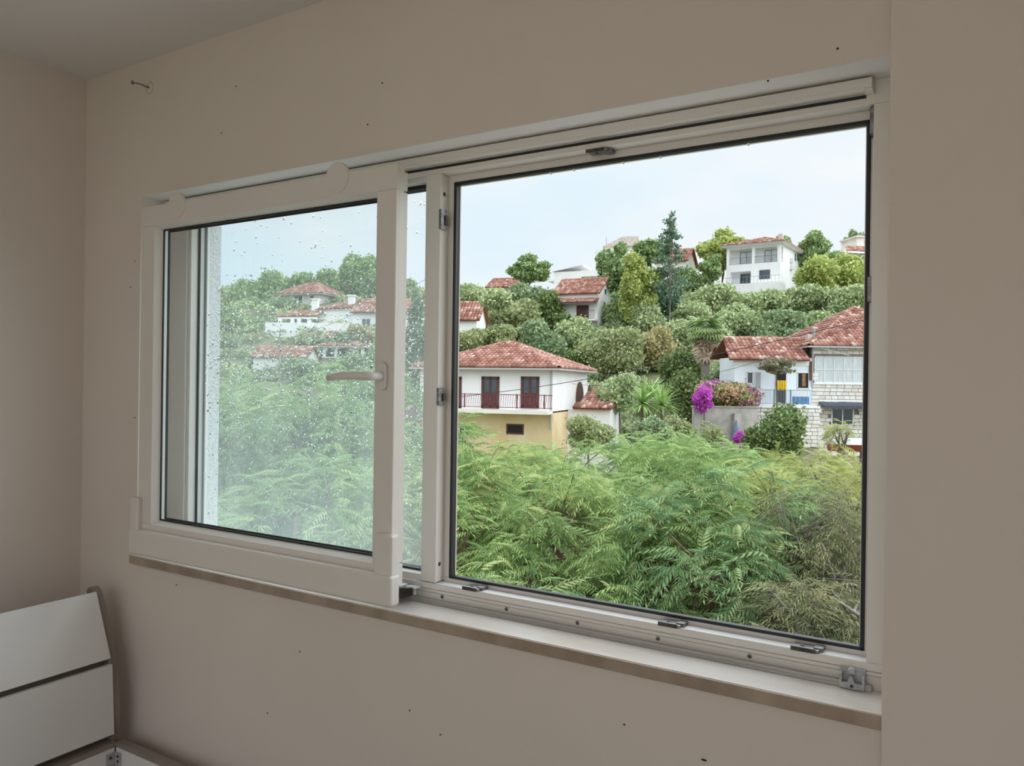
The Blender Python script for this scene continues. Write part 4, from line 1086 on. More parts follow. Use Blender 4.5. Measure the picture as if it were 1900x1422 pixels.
h = House('garden_gazebo', 'white arched garden pavilion with a hipped red tile roof left of the handle', 672, 643, 76, -6, 'pavilion')
xl = h.f(597, 643)[0]
hip_roof(h, xl - 0.3, 0.3, -0.3, 3.4, 0.0, 0.75, None, tw=0.3, th=0.4)
m = MB(); zg = h.f(640, 664)[1]
cols = [h.f(p, 655)[0] for p in (601, 623, 656, 672)]
for c in cols:
    h.box('pillar', 'white_house', c - 0.14, c + 0.14, 0, 0.28, zg - 2.5, -0.05); h.box('pillar', 'white_house', c - 0.14, c + 0.14, 2.9, 3.18, zg - 2.5, -0.05)
for a, b_ in zip(cols[:-1], cols[1:]):
    n = 10; cx = (a + b_) / 2; r = (b_ - a) / 2
    top = -0.06; low = -0.06 - 0.55; m = MB()
    for k in range(n):
        t0, t1 = math.pi * k / n, math.pi * (k + 1) / n
        p0 = (cx - r * math.cos(t0), low + 0.42 * math.sin(t0)); p1 = (cx - r * math.cos(t1), low + 0.42 * math.sin(t1))
        m.prism([p0, p1, (p1[0], top), (p0[0], top)], 1, 0.02, 0.24)
    m.build('arch', M['white_house'], h.root)
h.box('parapet', 'white_house', xl, 0, 0.05, 0.2, zg - 0.3, zg + 0.06)
h, xl = gable_house('low_tile_roof_house', 'lowest left house, only its red tile roof showing above the greenery', 566, 662, 72, -4, 470, 4.0, 1.0, 0.3, 'white_house')

# --- garden wall and small things beside the stone house
h = House('garden_wall', 'rough grey garden wall under the bougainvillea', 1406, 757, 47, 6, 'wall')
xa = h.f(1288, 760)[0]
h.box('wall_face', 'grey_wall', xa, 0, 0, 0.4, h.gz, 0.0); h.box('wall_coping', 'grey_wall', xa - 0.05, 0.05, -0.06, 0.46, 0.0, 0.08)
h.box('buttress', 'grey_wall', -1.6, -1.2, -0.4, 0, h.gz, -0.35)
ps = Vector(V(1364, 818, 45.5)); ps.z = V(1364, 826, 45.5)[2]
par = empty('folded_parasol', ps); tag(par, 'blue folded parasol leaning by the grey garden wall', 'parasol')
MB().tube([(0, 0, -3.5), (0.05, 0, 1.5)], 0.03, 6).build('pole', M['rail_grey'], par)
MB().tube([(0.0, 0, 0.05), (0.0, 0, 0.35), (0.03, 0, 1.0), (0.05, 0, 1.45)], [0.20, 0.22, 0.13, 0.03], 9).build('canopy', M['parasol'], par)
bt = V(1580, 826, 44); bo = empty('boat', (bt[0], bt[1], bt[2]), AZ); tag(bo, 'small white boat with a red side parked below the stone house', 'boat')
m = MB(); st_ = []
for i in range(9):
    t = i / 8; w_ = 0.75 * math.sin(math.pi * (0.12 + 0.78 * t)) ; zt = 0.35 + 0.12 * abs(t - 0.5)
    st_.append((-1.3 + 2.9 * t, w_, zt))
def loft(profs):
    m = MB(); n = len(profs[0])
    for p in profs: m.v += p
    for i in range(len(profs) - 1):
        for k in range(n):
            k2 = (k + 1) % n; m.f.append([i * n + k, i * n + k2, (i + 1) * n + k2, (i + 1) * n + k])
    m.f += [list(range(n))[::-1], [(len(profs) - 1) * n + k for k in range(n)]]
    return m
loft([[(x, -w, 0.05), (x, -w * 0.5, -0.35), (x, w * 0.5, -0.35), (x, w, 0.05)] for x, w, z in st_]).build('hull', M['boat_red'], bo)
loft([[(x, -w, 0.05), (x, w, 0.05), (x, w * 0.8, z), (x, -w * 0.8, z)] for x, w, z in st_]).build('deck', M['boat_white'], bo, 0.02)
MB().box(-0.6, -0.4, -0.5, 0.5, -4.0, -0.2).box(0.7, 0.9, -0.5, 0.5, -4.0, -0.2).build('cradle', M['bark_grey'], bo)

# --- cables
def cable(name, label, pts, r, n=14, sag=0.0):
    p = [Vector(V(*q)) for q in pts]; out = []
    for a, b_ in zip(p[:-1], p[1:]):
        for k in range(n + 1):
            t = k / n; q = a.lerp(b_, t); q.z -= sag * 4 * t * (1 - t); out.append(q)
    o0 = out[0]
    o = MB().tube([q - o0 for q in out], r, 5).build(name, M['cable']); o.location = o0
    return tag(o, label, 'cable')
cable('power_cable', 'long black power cable strung across in front of the balcony house', [(640, 752, 36), (1625, 588, 24)], 0.013, sag=0.55)
cable('power_cable', 'thin wire just under the power cable by the palm', [(1060, 712, 37), (1620, 588, 24.6)], 0.008, sag=0.85)
up_ = V(520, 612, 70); zg = terr(up_)
pole = MB().tube([(0, 0, zg - up_[2] - 0.3), (0, 0, 0)], [0.12, 0.08], 8).box(-0.45, 0.45, -0.05, 0.05, -0.18, -0.08).build('utility_pole', M['bark_grey']); pole.location = up_
tag(pole, 'slim utility pole in front of the left villa', 'pole')
cable('service_cable', 'service cable rising from the slim pole across the left villa', [(520, 634, 70), (830, 496, 66)], 0.018, sag=0.5)

# ================================================================== vegetation
def rot_frames(axis, up):
    """axis (N,3) and rough up (N,3) -> orthonormal x (axis), y, z"""
    x = axis / np.linalg.norm(axis, axis=1, keepdims=True)
    y = np.cross(up, x); ny = np.linalg.norm(y, axis=1, keepdims=True); y = np.where(ny > 1e-4, y / np.maximum(ny, 1e-6), np.array([[0, 1, 0]]))
    z = np.cross(x, y)
    return x, y, z

def unit(rng, n):
    v = rng.normal(size=(n, 3)); return v / np.linalg.norm(v, axis=1, keepdims=True)

def leaf_quads(rng, c, nrm, size, asp=1.7, mix=0.75):
    """one small quad per point, facing a mix of the outward normal and a random direction"""
    n = len(c); z = nrm * (1 - mix) + unit(rng, n) * mix; z /= np.linalg.norm(z, axis=1, keepdims=True)
    t = unit(rng, n); x = np.cross(z, t); x /= np.linalg.norm(x, axis=1, keepdims=True); y = np.cross(z, x)
    sz = size * rng.uniform(0.65, 1.35, (n, 1))
    a = x * sz * asp * 0.5; b = y * sz * 0.5
    v = np.stack([c - a, c - b * 0.9 + a * 0.1, c + a, c + b * 0.9 + a * 0.1], 1).reshape(-1, 3)
    return v, np.arange(4 * n).reshape(n, 4), np.repeat(rng.random(n), 4)

def blob_core(c, r, n=10, m=6):
    v, q = [], []
    for i in range(m + 1):
        th = math.pi * i / m
        for k in range(n):
            a = 2 * math.pi * k / n
            w = 1 + 0.12 * math.sin(3 * a + 5 * th + c[0])
            v.append((c[0] + r[0] * w * math.sin(th) * math.cos(a), c[1] + r[1] * w * math.sin(th) * math.sin(a), c[2] + r[2] * w * math.cos(th)))
    for i in range(m):
        for k in range(n):
            q.append((i * n + k, (i + 1) * n + k, (i + 1) * n + (k + 1) % n, i * n + (k + 1) % n))
    return np.array(v), np.array(q)

def crown_mesh(name, rng, blobs, leaf, matk, cover=3.2, core=0.66, asp=1.7, mix=0.8):
    vs, fs, rn = [], [], []; k = 0
    for c, r in blobs:
        c = np.array(c); r = np.array(r)
        area = 4 * math.pi * ((r[0] * r[1]) ** 1.6 / 3 + 2 * (r[0] * r[2]) ** 1.6 / 3) ** (1 / 1.6)
        n = int(area * cover / (leaf * leaf * asp)) + 8
        u = unit(rng, n)
        rad = rng.uniform(0.62, 1.0, (n, 1)) + rng.exponential(0.10, (n, 1))
        v, q, a = leaf_quads(rng, c + u * r * rad, u, leaf, asp, mix)
        vs.append(v); fs.append(q + k); rn.append(a); k += len(v)
        if core:
            v, q = blob_core(c, r * core); vs.append(v); fs.append(q + k); rn.append(np.full(len(v), 0.02)); k += len(v)
    return np_mesh(name, np.concatenate(vs), np.concatenate(fs), M[matk] if isinstance(matk, str) else matk, np.concatenate(rn))

def make_blobs(rng, R, kind):
    rx, ry, rz = R; bl = []
    if kind == 'round':
        for k in range(11):
            u = unit(rng, 1)[0] * rng.uniform(0.35, 0.72); f = rng.uniform(0.36, 0.56)
            bl.append((u * R, R * f * np.array([1, 1, 0.95])))
        bl.append((np.zeros(3), R * 0.62))
    elif kind == 'pine':
        for k in range(24):
            u = unit(rng, 1)[0] * rng.uniform(0.40, 0.82); f = rng.uniform(0.22, 0.40)
            bl.append((u * R, np.array([rx, ry, rz * 0.72]) * f))
        bl.append((np.array([0, 0, 0.05 * rz]), R * 0.45))
    elif kind == 'cone':
        for k in range(16):
            t = rng.uniform(-0.95, 0.95); w = (1 - t) / 2 * 0.75 + 0.16; a = rng.uniform(0, 6.28)
            bl.append((np.array([rx * w * 0.55 * math.cos(a), ry * w * 0.55 * math.sin(a), rz * t]), np.array([rx * w * 0.55, ry * w * 0.55, rz * 0.17])))
    elif kind == 'column':
        for k in range(12):
            t = rng.uniform(-0.9, 0.85); w = math.sqrt(max(0.05, 1 - (t * 0.95) ** 2)); a = rng.uniform(0, 6.28)
            bl.append((np.array([rx * w * 0.4 * math.cos(a), ry * w * 0.4 * math.sin(a), rz * t]), np.array([rx * w * 0.7, ry * w * 0.7, rz * 0.25])))
    return bl

def bush(name, label, px, py0, py1, w, matk, d=None, kind='round', seed=0, leaf_px=3.8, group=None, cat='bush', cover=3.6, bark='bark', core=0.64, asp=1.7, extra=None, mix=0.8):
    d = d or base_depth(py1 - 4)
    rng = np.random.default_rng(seed + int(px) * 7 + int(py0))
    c = V(px, (py0 + py1) / 2, d); s = d / F
    R = np.array([w / 2 * s, w / 2 * s, (py1 - py0) / 2 * s])
    gz = terr(c)
    root = empty(name, (c[0], c[1], min(gz, c[2] - R[2]) - 0.1)); tag(root, label, cat, group)
    off = np.array([0, 0, c[2] - root.location.z])
    bl = make_blobs(rng, R, kind)
    me = crown_mesh('foliage', rng, [(b[0] + off, b[1]) for b in bl], leaf_px * s, matk, cover, core, asp, mix)
    o = bpy.data.objects.new('foliage', me); COL.objects.link(o); o.parent = root; o['kind'] = 'stuff'
    if extra:
        for mk, frac in extra:
            sel = [b for b in bl if rng.random() < frac]
            if sel:
                me = crown_mesh('blossom', rng, [(b[0] * 1.12 + off, b[1] * 0.95) for b in sel], leaf_px * s, mk, cover, 0, asp, mix)
                o = bpy.data.objects.new('blossom', me); COL.objects.link(o); o.parent = root; o['kind'] = 'stuff'
    m = MB(); tr = max(0.06, R[0] * 0.055)
    top = off + np.array([0, 0, R[2] * (0.4 if kind != 'cone' else 0.9)])
    m.tube([(0, 0, 0), tuple(off * 0.5 + np.array([0.1 * R[0], 0, 0])), tuple(top)], [tr * 1.3, tr, tr * 0.4], 6)
    for b in bl[:5]:
        e = b[0] * 0.8 + off; m.tube([tuple(off - np.array([0, 0, R[2] * 0.4])), tuple(e)], [tr * 0.6, tr * 0.2], 5)
    m.build('trunk', M[bark], root)
    return root

GH = 'bushes on the hillside'
T = 'tree'
# skyline trees
bush('pine_tree', 'lone rounded pine on the skyline left of the red roof', 980, 470, 530, 74, 'L_pine', 108, 'pine', cat=T, leaf_px=3.6, cover=3.6)
bush('pine_tree', 'dark green pine rising right of the red-roofed house', 1152, 444, 560, 84, 'L_pine', 92, 'pine', cat=T, cover=3.8)
bush('pine_tree', 'bright yellow-green pine in the middle of the hill', 1182, 470, 600, 82, 'L_bright', 84, 'pine', 5, cat=T, cover=4.2)
bush('pine_tree', 'broad pine top behind the thin bare conifer', 1206, 442, 500, 72, 'L_pine', 100, 'pine', cat=T)
bush('pine_tree', 'umbrella pine standing left of the white hill house', 1338, 420, 500, 92, 'L_bright', 114, 'pine', 2, cat=T, leaf_px=3.6, cover=3.8)
bush('pine_tree', 'low pine bushing out below the umbrella pine', 1322, 470, 530, 56, 'L_pine', 106, 'pine', cat=T)
bush('pine_tree', 'pine crown showing just above the roof of the white hill house', 1446, 434, 470, 44, 'L_pine', 124, 'pine', cat=T)
bush('pine_tree', 'pointed pine immediately right of the white hill house', 1508, 426, 520, 66, 'L_pine', 112, 'pine', cat=T, cover=3.8)
bush('pine_tree', 'tall pine at the right edge behind the cream house', 1588, 424, 500, 46, 'L_pine', 128, 'pine', cat=T)
bush('leafy_bush', 'bright green bush in front of the cream house at right', 1570, 474, 545, 84, 'L_bright', 100, 'round', 4)
bush('leafy_bush', 'large bright green bush right of the white hill house terrace', 1520, 470, 550, 80, 'L_bright', 99, 'round', 9)
bush('leafy_bush', 'dark green shrub between the hill house and the bright bushes', 1545, 462, 520, 50, 'L_pine', 108, 'round', 2)
# conifer with thin top
def conifer():
    d = 82; s = d / F; px = 1238; top = V(1236, 398, d); bot = V(1242, 600, d); gz = terr(bot)
    rng = np.random.default_rng(5)
    root = empty('thin_conifer', (bot[0], bot[1], gz)); tag(root, 'thin half-bare dark conifer sticking up above the pines', T)
    H = top[2] - gz; m = MB(); m.tube([(0, 0, -0.2), (0.05, 0, H * 0.5), (-0.1, 0, H)], [0.2, 0.12, 0.03], 6)
    cs, ns = [], []
    for k in range(120):
        t = rng.uniform(0.42, 1.0); z = H * t; a = rng.uniform(0, 6.28); L = (1.05 - t) * 4.2 * rng.uniform(0.5, 1.0) + 0.25
        e = np.array([math.cos(a) * L, math.sin(a) * L, z - 0.15 * L + 0.3 * (t > 0.9)])
        m.tube([(0, 0, z), tuple(e)], [0.035, 0.012], 4, False)
        for j in range(int(10 + L * 16)):
            f = rng.uniform(0.3, 1.05); cs.append(np.array([0, 0, z]) * (1 - f) + e * f + rng.normal(size=3) * 0.12); ns.append(unit(rng, 1)[0])
    v, q, r = leaf_quads(rng, np.array(cs), np.array(ns), 0.17, 1.8, 0.9)
    o = bpy.data.objects.new('needles', np_mesh('needles', v, q, M['L_darkpine'], r)); COL.objects.link(o); o.parent = root; o['kind'] = 'stuff'
    m.build('trunk', M['bark_grey'], root)
conifer()
# hillside shrubs, right opening (px, top, bottom, width, leaf, label)
HB = [
 (878, 528, 578, 76, 'L_olive', 'grey-green thicket at the upper left of the open window'),
 (925, 530, 575, 60, 'L_olive', 'olive-grey shrub under the skyline cottage'),
 (972, 524, 580, 66, 'L_mid', 'soft green bush directly below the lone pine'),
 (1015, 540, 612, 62, 'L_dark', 'dark bush against the left wall of the red-roofed house'),
 (962, 548, 628, 100, 'L_khaki', 'big khaki-green rounded bush left of the red-roofed house'),
 (900, 560, 618, 60, 'L_mid', 'bush half covering the small cottage at the left'),
 (868, 606, 662, 70, 'L_khaki', 'light green shrub above the balcony house roof at left'),
 (925, 600, 660, 70, 'L_khaki', 'khaki shrub behind the peak of the balcony house roof'),
 (1000, 596, 668, 82, 'L_mid', 'bush right of the balcony house roof peak'),
 (1074, 590, 650, 68, 'L_olive', 'grey-green bush under the red-roofed house'),
 (1050, 580, 622, 46, 'L_dark', 'small dark shrub below the brown balcony door'),
 (1138, 602, 700, 104, 'L_khaki', 'tall olive-khaki bush in the middle of the slope'),
 (1078, 640, 694, 60, 'L_dark', 'vivid green small tree right of the balcony house roof'),
 (1210, 606, 692, 74, 'L_rust', 'rust-tinged bush left of the palm'),
 (1150, 545, 612, 60, 'L_pine', 'pine foliage low beside the house gable'),
 (1228, 510, 600, 72, 'L_darkpine', 'dark needled bush under the thin conifer'),
 (1205, 560, 630, 70, 'L_olive', 'dull green bush beneath the bright pine'),
 (1272, 500, 560, 62, 'L_pine', 'pine bush right of the thin conifer'),
 (1328, 520, 585, 76, 'L_olive', 'silvery bush below the umbrella pine'),
 (1290, 556, 618, 70, 'L_olive', 'olive bush above the palm crown'),
 (1255, 590, 655, 76, 'L_olive', 'grey-green bush left of the palm crown'),
 (1385, 536, 590, 74, 'L_olive', 'olive tree under the white terrace wall, left one'),
 (1440, 532, 584, 74, 'L_olive', 'olive tree under the white terrace wall, right one'),
 (1500, 526, 586, 76, 'L_olive', 'olive tree below the large bright bush'),
 (1570, 528, 600, 86, 'L_olive', 'olive tree at the right edge of the slope'),
 (1365, 566, 648, 84, 'L_olive', 'broad olive tree behind the annexe roof, left one'),
 (1438, 572, 650, 86, 'L_mid', 'darker green tree behind the annexe roof'),
 (1508, 572, 640, 82, 'L_olive', 'olive tree above the stone house chimney'),
 (1578, 582, 640, 76, 'L_olive', 'olive tree just above the stone house roof'),
 (1330, 600, 668, 56, 'L_olive', 'olive bush right of the palm crown'),
 (1470, 610, 660, 80, 'L_mid', 'green shrub peeping over the annexe ridge'),
 (1410, 612, 660, 70, 'L_mid', 'leafy shrub over the left end of the annexe roof'),
]
for i, (px, a, b_, w, mk, lab) in enumerate(HB):
    bush('hillside_bush', lab, px, a, b_, w * 1.12, mk, {868: 59, 925: 61}.get(px), 'round', i, group=GH)
# nearer garden plants
bush('leafy_tree', 'dark tree behind the palm trunk', 1262, 640, 730, 74, 'L_dark', 60, 'round', 1, cat=T)
bush('leafy_tree', 'fresh green fruit tree right of the palm trunk', 1350, 664, 752, 82, 'L_mid', 55, 'round', 2, cat=T)
bush('leafy_tree', 'green tree left of the bougainvillea', 1276, 690, 790, 84, 'L_dark', 54, 'round', 3, cat=T)
bush('feathery_bush', 'pale feathery shrub right of the balcony house', 1148, 688, 770, 92, 'L_olive', 46, 'round', 4)
bush('feathery_bush', 'pale green shrub left of the grey garden wall', 1252, 770, 850, 84, 'L_khaki', 42, 'round', 5)
bush('lemon_tree', 'dense dark glossy lemon tree below the annexe balcony', 1440, 752, 872, 118, 'L_dark', 40, 'round', 6, cat=T, leaf_px=4.6, cover=3.6)
bush('feathery_bush', 'khaki shrub hiding the foot of the balcony house stair', 1090, 764, 840, 96, 'L_khaki', 36, 'round', 15)
bush('feathery_bush', 'green shrub under the yucca heads', 1208, 772, 846, 80, 'L_mid', 36, 'round', 16)
# bougainvillea: three tones
bush('bougainvillea', 'magenta and peach bougainvillea tumbling over the garden wall', 1352, 700, 768, 116, 'L_dark', 48.8, 'round', 7, leaf_px=3.8, extra=[('L_pink', 0.55), ('L_peach', 0.8)])
bush('bougainvillea', 'magenta bougainvillea spray hanging at the left end of the garden wall', 1306, 710, 776, 44, 'L_pink', 46.2, 'pine', 8, leaf_px=3.6, core=0, cover=2.0)
bush('bougainvillea', 'small magenta bloom low by the folded parasol', 1373, 800, 828, 26, 'L_pink', 44, 'round', 9, leaf_px=3.6)
bush('bougainvillea', 'purple bougainvillea seen through the narrow pane beside the sash', 769, 752, 790, 34, 'L_pink', 38, 'round', 10, leaf_px=3.6)
bush('climbing_vine', 'dusty vine climbing over the annexe balcony', 1440, 664, 694, 78, 'L_vine', 48.2, 'pine', 11, leaf_px=3.6, core=0.0, cover=1.0)
bush('wall_shrub', 'thin shrub in front of the grey garden wall', 1320, 786, 850, 50, 'L_khaki', 43, 'round', 12, core=0, cover=0.8)
# left slope seen through the wet panes
LB = [
 (408, 540, 580, 34, 'L_dark', 118, 'small tree crown at the left end of the ridge'),
 (452, 520, 625, 84, 'L_pine', 100, 'left rounded tree of the wooded ridge'),
 (500, 506, 600, 84, 'L_pine', 104, 'large dark tree above the left villa'),
 (556, 510, 570, 70, 'L_pine', 112, 'ridge tree behind the upper villa roof'),
 (610, 500, 580, 78, 'L_pine', 108, 'ridge tree right of the upper villa'),
 (668, 474, 575, 76, 'L_pine', 104, 'tall pale tree at the right of the ridge'),
 (700, 500, 572, 60, 'L_mid', 100, 'ridge tree hidden half behind the sash stile'),
 (425, 590, 690, 76, 'L_dark', 84, 'dark tree left of the villa terrace'),
 (470, 580, 668, 62, 'L_pine', 86, 'rounded tree against the villa terrace'),
 (668, 596, 640, 50, 'L_rust', 78, 'purplish shrub under the villa window'),
 (640, 612, 640, 34, 'L_mid', 77, 'small shrub beside the pavilion roof'),
 (570, 660, 720, 90, 'L_mid', 62, 'green shrub under the lowest red roof'),
 (648, 652, 760, 100, 'L_dark', 52, 'dark tree below the garden pavilion'),
 (760, 520, 590, 50, 'L_mid', 96, 'light tree top in the narrow pane by the mullion'),
 (772, 560, 720, 52, 'L_darkpine', 60, 'dark cypress in the narrow pane by the mullion'),
 (720, 640, 740, 70, 'L_dark', 56, 'dark shrub half hidden behind the sash stile'),
]
for i, (px, a, b_, w, mk, d, lab) in enumerate(LB):
    bush('ridge_tree' if b_ < 690 and d > 75 else 'garden_tree', lab, px, a, b_, w * 1.1, mk, d, 'column' if 'cypress' in lab else 'round', i + 60, group='trees on the left slope', cat=T)

# ------------------------------------------------------------------ fan palm
def fan_mesh(mk, n=11, L=1.0, droop=0.25):
    v, q, r = [], [], []
    for k in range(n):
        a = math.radians(-78 + 156 * k / (n - 1)); b = len(v); w = 0.075 * L
        dx, dy = math.cos(a), math.sin(a)
        for t, ww in ((0.28, 0.5), (0.65, 1.0), (1.0, 0.08)):
            z = -droop * t * t * L
            v += [(0.35 * L + dx * t * L * 0.72 - dy * w * ww, dy * t * L * 0.72 + dx * w * ww, z), (0.35 * L + dx * t * L * 0.72 + dy * w * ww, dy * t * L * 0.72 - dx * w * ww, z)]
        q += [(b, b + 1, b + 3, b + 2), (b + 2, b + 3, b + 5, b + 4)]
    b = len(v); v += [(0, -0.02, 0), (0, 0.02, 0), (0.5 * L, 0.015, -0.02), (0.5 * L, -0.015, -0.02)]; q.append((b, b + 1, b + 2, b + 3))
    return np_mesh('frond', v, q, M[mk], np.zeros(len(v)))
def palm():
    d = 57; c = V(1310, 606, d); gz = terr(c); rng = np.random.default_rng(11)
    root = empty('fan_palm', (c[0], c[1], gz - 0.1)); tag(root, 'fan palm with a skirt of dead fronds on the slope', 'palm')
    H = c[2] - root.location.z
    MB().tube([(0.05, 0, 0), (0, 0, H * 0.5), (0, 0, H - 1.3), (0, 0, H)], [0.30, 0.27, 0.34, 0.15], 10).build('trunk', M['bark_grey'], root)
    gm = [fan_mesh('L_palm', 12, 1.55, 0.32), fan_mesh('L_palm', 11, 1.4, 0.5)]; dm = [fan_mesh('L_deadpalm', 10, 1.45, 0.15), fan_mesh('L_deadpalm', 9, 1.2, 0.3)]
    def place(me, z, a, el, sc, nm):
        x = np.array([math.cos(a) * math.cos(el), math.sin(a) * math.cos(el), math.sin(el)]); y = np.array([-math.sin(a), math.cos(a), 0]); zz = np.cross(x, y)
        o = bpy.data.objects.new(nm, me); COL.objects.link(o); o.parent = root
        o.matrix_local = Matrix(((x[0] * sc, y[0] * sc, zz[0] * sc, 0), (x[1] * sc, y[1] * sc, zz[1] * sc, 0), (x[2] * sc, y[2] * sc, zz[2] * sc, z), (0, 0, 0, 1)))
    for k in range(46): place(gm[k % 2], H + rng.uniform(-0.25, 0.15), rng.uniform(0, 6.28), rng.uniform(-0.75, 1.15), rng.uniform(0.8, 1.1), 'frond')
    for k in range(44): place(dm[k % 2], H - rng.uniform(0.3, 1.5), rng.uniform(0, 6.28), rng.uniform(-1.52, -1.05), rng.uniform(0.8, 1.1), 'dead_frond')
palm()

# ------------------------------------------------------------------ spiky yucca heads
def yucca(label, px, py, d, r, seed, n=120):
    c = V(px, py, d); gz = terr(c); rng = np.random.default_rng(seed)
    root = empty('yucca', (c[0], c[1], gz - 0.1)); tag(root, label, 'yucca', 'yucca plants')
    H = c[2] - root.location.z
    MB().tube([(0, 0, 0), (0.05, 0, H * 0.6), (0, 0, H)], [0.14, 0.10, 0.08], 7).build('stem', M['bark'], root)
    v = [(0, -0.022, 0), (0, 0.022, 0), (0.5, 0.042, -0.01), (0.5, -0.042, -0.01), (1.0, 0.003, -0.10), (1.0, -0.003, -0.10)]
    me = np_mesh('blade', np.array(v) * r, [(0, 1, 2, 3), (3, 2, 4, 5)], M['L_yucca'], np.zeros(6))
    for k in range(n):
        a = rng.uniform(0, 6.28); el = math.asin(rng.uniform(-0.5, 1.0))
        x = np.array([math.cos(a) * math.cos(el), math.sin(a) * math.cos(el), math.sin(el)]); y = np.array([-math.sin(a), math.cos(a), 0]); zz = np.cross(x, y); sc = rng.uniform(0.8, 1.1)
        o = bpy.data.objects.new('blade', me); COL.objects.link(o); o.parent = root
        o.matrix_local = Matrix(((x[0] * sc, y[0] * sc, zz[0] * sc, 0), (x[1] * sc, y[1] * sc, zz[1] * sc, 0), (x[2] * sc, y[2] * sc, zz[2] * sc, H), (0, 0, 0, 1)))
yucca('spiky yucca head, the left one below the palm', 1192, 748, 38, 1.3, 1)
yucca('spiky yucca head, the right one below the palm', 1228, 750, 39, 1.25, 2)
yucca('spiky yucca head standing higher behind the other two', 1208, 726, 41, 1.15, 3, 90)

# ------------------------------------------------------------------ pinnate foreground trees
def frond_template(L=0.34, pairs=8, ll=0.085, lw=0.019, droop=0.55, sweep=0.75, hang=0.55):
    v, q = [], []
    def P_(t): return np.array([L * t * (1 - 0.12 * t), 0, -droop * L * t * t])
    for i in range(pairs + 1):
        t = 0.18 + 0.80 * i / pairs; p = P_(t); sc = 1.0 - 0.35 * abs(t - 0.5) * 1.4
        for sgn in ((1, -1) if i < pairs else (0,)):
            if sgn: dr = np.array([sweep * 0.75, sgn, -hang])
            else: dr = np.array([1, 0, -hang - 0.5])
            dr = dr / np.linalg.norm(dr); sd_ = np.cross(dr, np.array([0.25 * sgn, 0, 1.0])); sd_ /= np.linalg.norm(sd_)
            b = len(v); l_ = ll * sc
            v += [p, p + dr * l_ * 0.42 + sd_ * lw * 0.5 * sc + np.array([0, 0, 0.004]), p + dr * l_ + np.array([0, 0, -l_ * 0.22]), p + dr * l_ * 0.42 - sd_ * lw * 0.5 * sc]
            q.append((b, b + 1, b + 2, b + 3))
    for t0, t1 in ((0, 0.5), (0.5, 1.0)):
        b = len(v); a, c = P_(t0), P_(t1); w = np.array([0, 0.0022, 0])
        v += [a - w, a + w, c + w * 0.6, c - w * 0.6]; q.append((b, b + 1, b + 2, b + 3))
    return np.array(v), np.array(q)

FT = [frond_template(0.27, 6, 0.088, 0.021, 0.85, 0.9, 0.9), frond_template(0.23, 5, 0.085, 0.022, 1.1, 0.8, 1.2), frond_template(0.31, 7, 0.095, 0.021, 0.65, 1.0, 0.8)]
FF = [frond_template(0.30, 10, 0.055, 0.009, 0.35, 1.0, 0.3), frond_template(0.24, 9, 0.05, 0.008, 0.55, 1.0, 0.35)]
FD = [frond_template(0.22, 5, 0.065, 0.012, 0.9, 1.0, 0.9), frond_template(0.18, 4, 0.06, 0.012, 0.5, 1.1, 0.5)]

